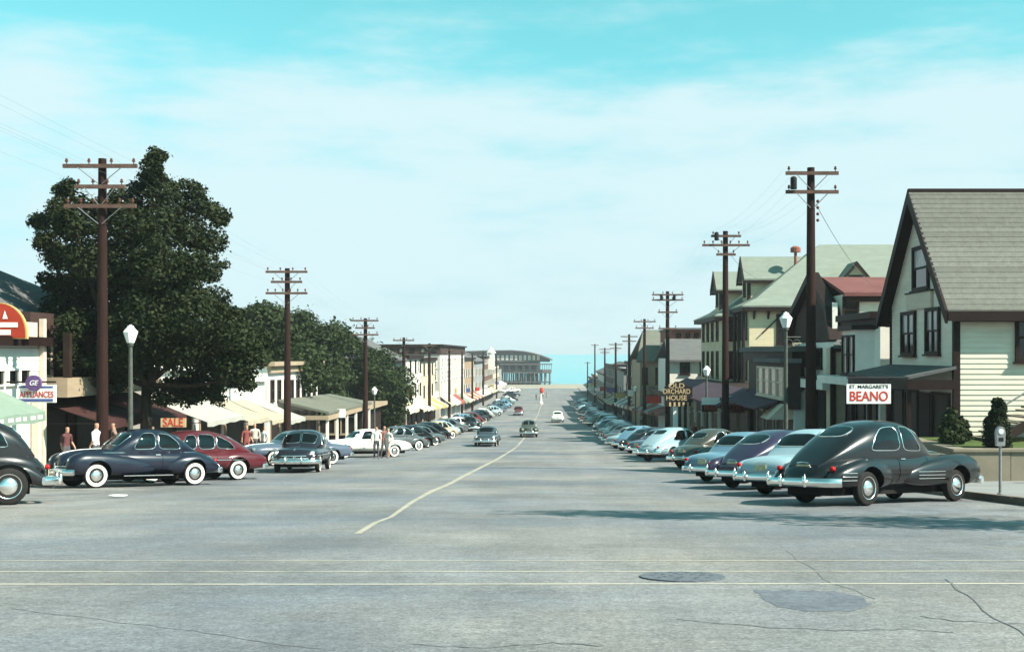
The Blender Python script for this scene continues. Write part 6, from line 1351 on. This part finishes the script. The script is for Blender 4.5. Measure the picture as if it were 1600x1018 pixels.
for i, (px, py, d, w, ht, lab) in enumerate(((405, 476, 88, 5.0, 0, 'elm whose crown shows right of the maple behind the cream building'), (470, 486, 103, 6.2, 0, 'broad elm crown behind the second left-hand pole'), (538, 514, 114, 5.6, 0, 'elm with rounded crown left of the third left-hand pole'), (588, 550, 116, 3.6, 0, 'low leafy elm hanging over the pavement by the third pole'))):
    c = at(px, py, d); g = gz(d); H = c.z - g; r = random.Random(40 + i); cl = []
    for k in range(46):
        t = r.random(); z = g + (.22 if i < 3 else .12) * H + t * (.72 if i < 3 else .80) * H; wd = w * math.sin(math.pi * (.12 + .80 * t)) ** .7 * (.55 if t > .85 else 1); a = r.uniform(0, 6.28); q = wd * math.sqrt(r.random()) * .85
        cl.append((c.x + q * math.cos(a), d + q * math.sin(a) * .7, z, r.uniform(.7, 1.5)))
    cl.append((c.x, d, c.z - .8, .8)); tree('elm_tree', lab, (c.x, d, g), H * .35, .28, cl, 24000, .26, 'leaf_mid', 60 + i, group=EG)
for i, (px, py, d, w, lab) in enumerate(((360, 470, 120, 7, 'distant elm deep behind the low shops'), (440, 484, 135, 7, 'distant elm behind the cream building'), (515, 508, 140, 6.5, 'distant elm left of the brick chimney'))):
    c = at(px, py + 6, d); g = gz(d); H = c.z - g; r = random.Random(140 + i); cl = [(c.x + r.uniform(-w, w) * .8, d + r.uniform(-3, 3), g + H * r.uniform(.3, .88), r.uniform(1, 1.9)) for k in range(34)]
    tree('elm_tree', lab, (c.x, d, g), H * .35, .3, cl, 9000, .42, 'leaf_mid', 160 + i, group=EG)
chm = setp(MB().box(*(lambda q: (q.x - .55, q.x + .55, 131.5, 132.5, 5, q.z))(at(538, 519, 132))).build('chimney_shaft', 'brick'), 'tall red brick chimney poking up out of the elm tops', 'chimney')
r = random.Random(91); ox, oy = 11.7, 15.1; og = gz(oy); cl = []  # out-of-view tree, added and sized to cast the shadow band on the road
for k in range(60):
    t = r.random(); a = r.uniform(0, 6.28); w = 1.25 * math.sin(math.pi * (.15 + .8 * t)) ** .6; q = w * math.sqrt(r.random()); cl.append((ox + q * math.cos(a), oy + q * math.sin(a), og + 3.2 + t * 8.4, r.uniform(.35, .7)))
tree('added_shadow_tree', 'slim unseen tree added beyond the right edge to throw the shadow band across the road', (ox, oy, og), 4.2, .16, cl, 4200, .16, 'leaf_mid', 92, limbs=8)
def shrub(name, label, base, prof, n, size, m, seed):
    e = empty(name, base, label, 'shrub'); r = random.Random(seed); cl = []
    for (z, w) in prof:
        for k in range(max(3, int(w * 10))): a = r.uniform(0, 6.28); q = w * .45 * math.sqrt(r.random()); cl.append((q * math.cos(a), q * math.sin(a), z, w * .6))
    me = leaves(cl, n, size, seed, 1, .35, .04); me.materials.append(M[m]); link('foliage', me, e); MB().tube((0, 0, -.1), (0, 0, prof[-1][0]), .05, .015, 7).build('stem', 'bark', e)
shrub('clipped_evergreen', 'dark clipped evergreen with rounded top behind the parking meter', (12.95, 33.62, tz - .05), [(.15, .42), (.3, .45), (.45, .45), (.6, .42), (.72, .37), (.84, .32), (.96, .28), (1.08, .27), (1.18, .27), (1.28, .24), (1.36, .19)], 26000, .06, 'leaf_ever', 3)
shrub('leafy_bush', 'leafy green bush on the retaining wall beside the corner of the cream building', (12.1, 35.0, tz - .05), [(.2, .5), (.5, .45), (.8, .3), (1.0, .18)], 6000, .09, 'leaf_mid', 8)
shrub('leafy_bush', 'small round bush between the leafy bush and the clipped evergreen', (12.75, 36.2, tz - .05), [(.2, .42), (.5, .36), (.7, .2)], 4500, .08, 'leaf_dark', 9)

# ------------------------------------------------------------------ people
def person_mesh(seed, stride=.12, arm=.1, bend=0, skirt=False):
    r = random.Random(seed); J = {}; E = []
    def j(n, x, y, z, rx, ry=None, p=None): J[n] = (Vector((x, y, z)), rx, ry or rx); E.append((n, p)) if p else None
    b = bend
    j('hip', 0, 0, .95, .15, .11); j('waist', 0, .01 - b * .1, 1.10, .13, .10, 'hip'); j('chest', 0, -.01 - b * .25, 1.32, .165, .115, 'waist'); j('neck', 0, -b * .35, 1.48, .06, .06, 'chest'); j('jaw', 0, -.03 - b * .4, 1.56, .062, .075, 'neck'); j('head', 0, -.015 - b * .42, 1.65, .078, .095, 'jaw'); j('crown', 0, -.01 - b * .42, 1.725, .05, .06, 'head')
    for s, q in (('l', 1), ('r', -1)):
        st = stride * q
        j('th' + s, q * .095, 0, .86, .085, .09, 'hip'); j('kn' + s, q * .1, -st * .6 - .02, .50, .058, .06, 'th' + s); j('an' + s, q * .1, -st + .03, .09, .042, .05, 'kn' + s); j('to' + s, q * .115, -st - .14, .035, .04, .03, 'an' + s)
        j('sh' + s, q * .19, -b * .25, 1.40, .062, .062, 'chest'); j('el' + s, q * .25, .03 + arm * q * .5 - b * .3, 1.14, .045, .045, 'sh' + s); j('wr' + s, q * .25, -.1 - arm * q - b * .3, .92, .030, .032, 'el' + s); j('ha' + s, q * .245, -.13 - arm * q - b * .3, .83, .034, .022, 'wr' + s)
    names = list(J); me = bpy.data.meshes.new('p'); me.from_pydata([J[n][0] for n in names], [(names.index(a), names.index(p)) for a, p in E], [])
    o = bpy.data.objects.new('p', me); COL.objects.link(o); o.modifiers.new('s', 'SKIN'); sv = me.skin_vertices[0].data
    for i, n in enumerate(names): sv[i].radius = (J[n][1], J[n][2]); sv[i].use_root = n == 'hip'
    md = o.modifiers.new('u', 'SUBSURF'); md.levels = 2; md.render_levels = 2; bpy.context.view_layer.update()
    m2 = bpy.data.meshes.new_from_object(o.evaluated_get(bpy.context.evaluated_depsgraph_get())); bpy.data.objects.remove(o); m2.name = 'person'
    for m_ in ('skin', 'hair', 'cloth_top', 'cloth_low'): m2.materials.append(M[m_])
    hy = J['head'][0].y
    for p in m2.polygons:
        c = p.center
        if c.z > 1.50: p.material_index = 1 if (c.z > 1.70 or (c.y > hy + .02 and c.z > 1.58)) else 0
        elif abs(c.x) > .19 and c.z < 1.12 and c.z > .7: p.material_index = 0
        elif c.z > .98 or (skirt and c.z > .5): p.material_index = 2
        else: p.material_index = 0 if (skirt and c.z > .1) else 3
    m2.shade_smooth(); return m2
PM = [person_mesh(1), person_mesh(2, .2, .18), person_mesh(3, .08, .05, .15), person_mesh(4, .15, .1, 0, True)]
def person(px, py_head, d, pose, rot, col, label, hgt=1.0):
    x = (px - VX) * d / FPX; z = gz(d) + (.16 if (x < KERB_L or x > KERB_R) else .0); o = link('person', PM[pose], color=col, loc=(x, d, z)); o.rotation_euler = (0, 0, math.radians(rot)); o.scale = (hgt,) * 3; setp(o, label, 'person', 'people on the pavements and street')
person(150, 665, 39.0, 1, 80, (.72, .74, .74), 'person in white shirt walking beyond the hood of the navy coupe', 1.0)
person(178, 665, 39.8, 0, -60, (.25, .16, .13), 'person in brown standing just right of the walker in white', 1.0)
person(103, 682, 40.5, 2, 60, (.12, .05, .05), 'person in dark red leaning near the front of the navy coupe', .92)
person(385, 690, 56, 3, 40, (.2, .06, .055), 'person in a red dress on the pavement behind the maroon sedan', .95)
person(398, 690, 57.5, 0, 20, (.55, .5, .42), 'person in tan beside the one in the red dress', 1.0)
person(412, 688, 58, 1, 150, (.6, .62, .6), 'person in pale grey walking ahead of the one in tan', 1.0)
person(588, 676, 61.5, 2, 10, (.74, .72, .64), 'person in white standing by the tail of the long white sedan', 1.0)
person(600, 672, 63.0, 0, 60, (.22, .1, .08), 'person in dark brown behind the one in white by the white sedan', 1.02)
person(607, 676, 62.5, 3, -30, (.7, .66, .6), 'person in a pale dress at the tail of the long white sedan', .95)
for i, (px, d, c_, t) in enumerate(((618, 78, (.6, .58, .52), 'person in cream on the pavement under the low elm'), (634, 95, (.25, .08, .07), 'person in red by the fourth left-hand pole'), (648, 100, (.6, .6, .56), 'person in pale shirt just past the fourth left-hand pole'), (660, 112, (.1, .1, .14), 'person in dark clothes before the bright white shop'), (690, 132, (.5, .4, .3), 'person in tan before the cream shop'), (718, 150, (.62, .3, .25), 'person in pink farther along the left pavement'), (748, 205, (.2, .2, .25), 'person in grey far down the left pavement'))):
    person(px, 0, d, i % 4, 40 * i, c_, t)
for i, (px, d, c_, t) in enumerate(((1002, 132, (.55, .5, .45), 'person in cream between the right-hand poles'), (1078, 76, (.12, .08, .07), 'person in dark brown under the hotel porch'), (1097, 70, (.5, .36, .28), 'person in tan under the hotel porch'), (1085, 80, (.3, .1, .1), 'person in red deeper under the hotel porch'), (974, 160, (.6, .55, .5), 'person in white far along the right pavement'))):
    person(px, 0, d, (i + 1) % 4, 70 * i + 10, c_, t)
for i, (x, d, c_, t) in enumerate(((-3, 320, (.55, .5, .42), 'person in cream standing in the street near the beach'), (-2, 318, (.4, .04, .03), 'person in red standing in the street near the beach'), (-4.5, 300, (.08, .08, .1), 'person in dark clothes crossing near the beach'), (-26, 355, (.6, .1, .08), 'person in red by the cars at the foot of the street'))):
    person(VX + x * FPX / d, 0, d, i % 4, 90 * i, c_, t)
rk = empty('police_booth', (0, 0, 0), 'small white and red traffic post in mid-street near the beach', 'traffic post'); q = at(845, 0, 270); g = gz(270)
MB().lathe([(.55, 0), (.55, .3), (.3, .4), (.24, 2.6)], c=(q.x, 270, g), n=10).build('post', 'white', rk); MB().lathe([(.4, 2.6), (.5, 3.0), (.35, 3.7), (.1, 3.8)], c=(q.x + .2, 270, g), n=10).build('cap', 'sign_red', rk)
# projecting shop signs along the far stretches
r = random.Random(21)
for i in range(16):
    side = -1 if i % 2 else 1; d = 118 + i * 15; x = (9.9 if side > 0 else -16.6) + side * .4; c = (('sign_red', 'red'), ('sign_white', 'white'), ('sign_yellow', 'yellow'), ('sign_blue', 'blue'))[(i // 2) % 4]
    z = gz(d) + r.uniform(3.4, 4.6); e = empty('projecting_shop_sign', (x, d, z), f'small {c[1]} board projecting over the far {"right" if side > 0 else "left"} pavement, {words[i // 2]} along', 'sign', 'projecting signs down the street')
    MB().box(-.75, .75, 0, .1, -.4, .4).build('board', c[0], e); MB().tube((-.75 if side < 0 else -.8, .05, .45), (1.2 * side, .05, .45), .03).build('bracket', 'iron', e)

# ------------------------------------------------------------------ thin sea haze
hz = MB().box(-420, 420, -30, 1400, -3, 27).mesh('haze'); hm_ = bpy.data.materials.new('sea_haze'); hm_.use_nodes = True; hn = hm_.node_tree.nodes; hn.clear()
ho = hn.new('ShaderNodeOutputMaterial'); hv = hn.new('ShaderNodeVolumePrincipled'); hv.inputs['Color'].default_value = (0.86, 0.95, 0.97, 1); hv.inputs['Density'].default_value = 0.00028; hv.inputs['Anisotropy'].default_value = 0.2
hm_.node_tree.links.new(hv.outputs[0], ho.inputs['Volume']); hz.materials.append(hm_); setp(link('haze', hz), kind='stuff')
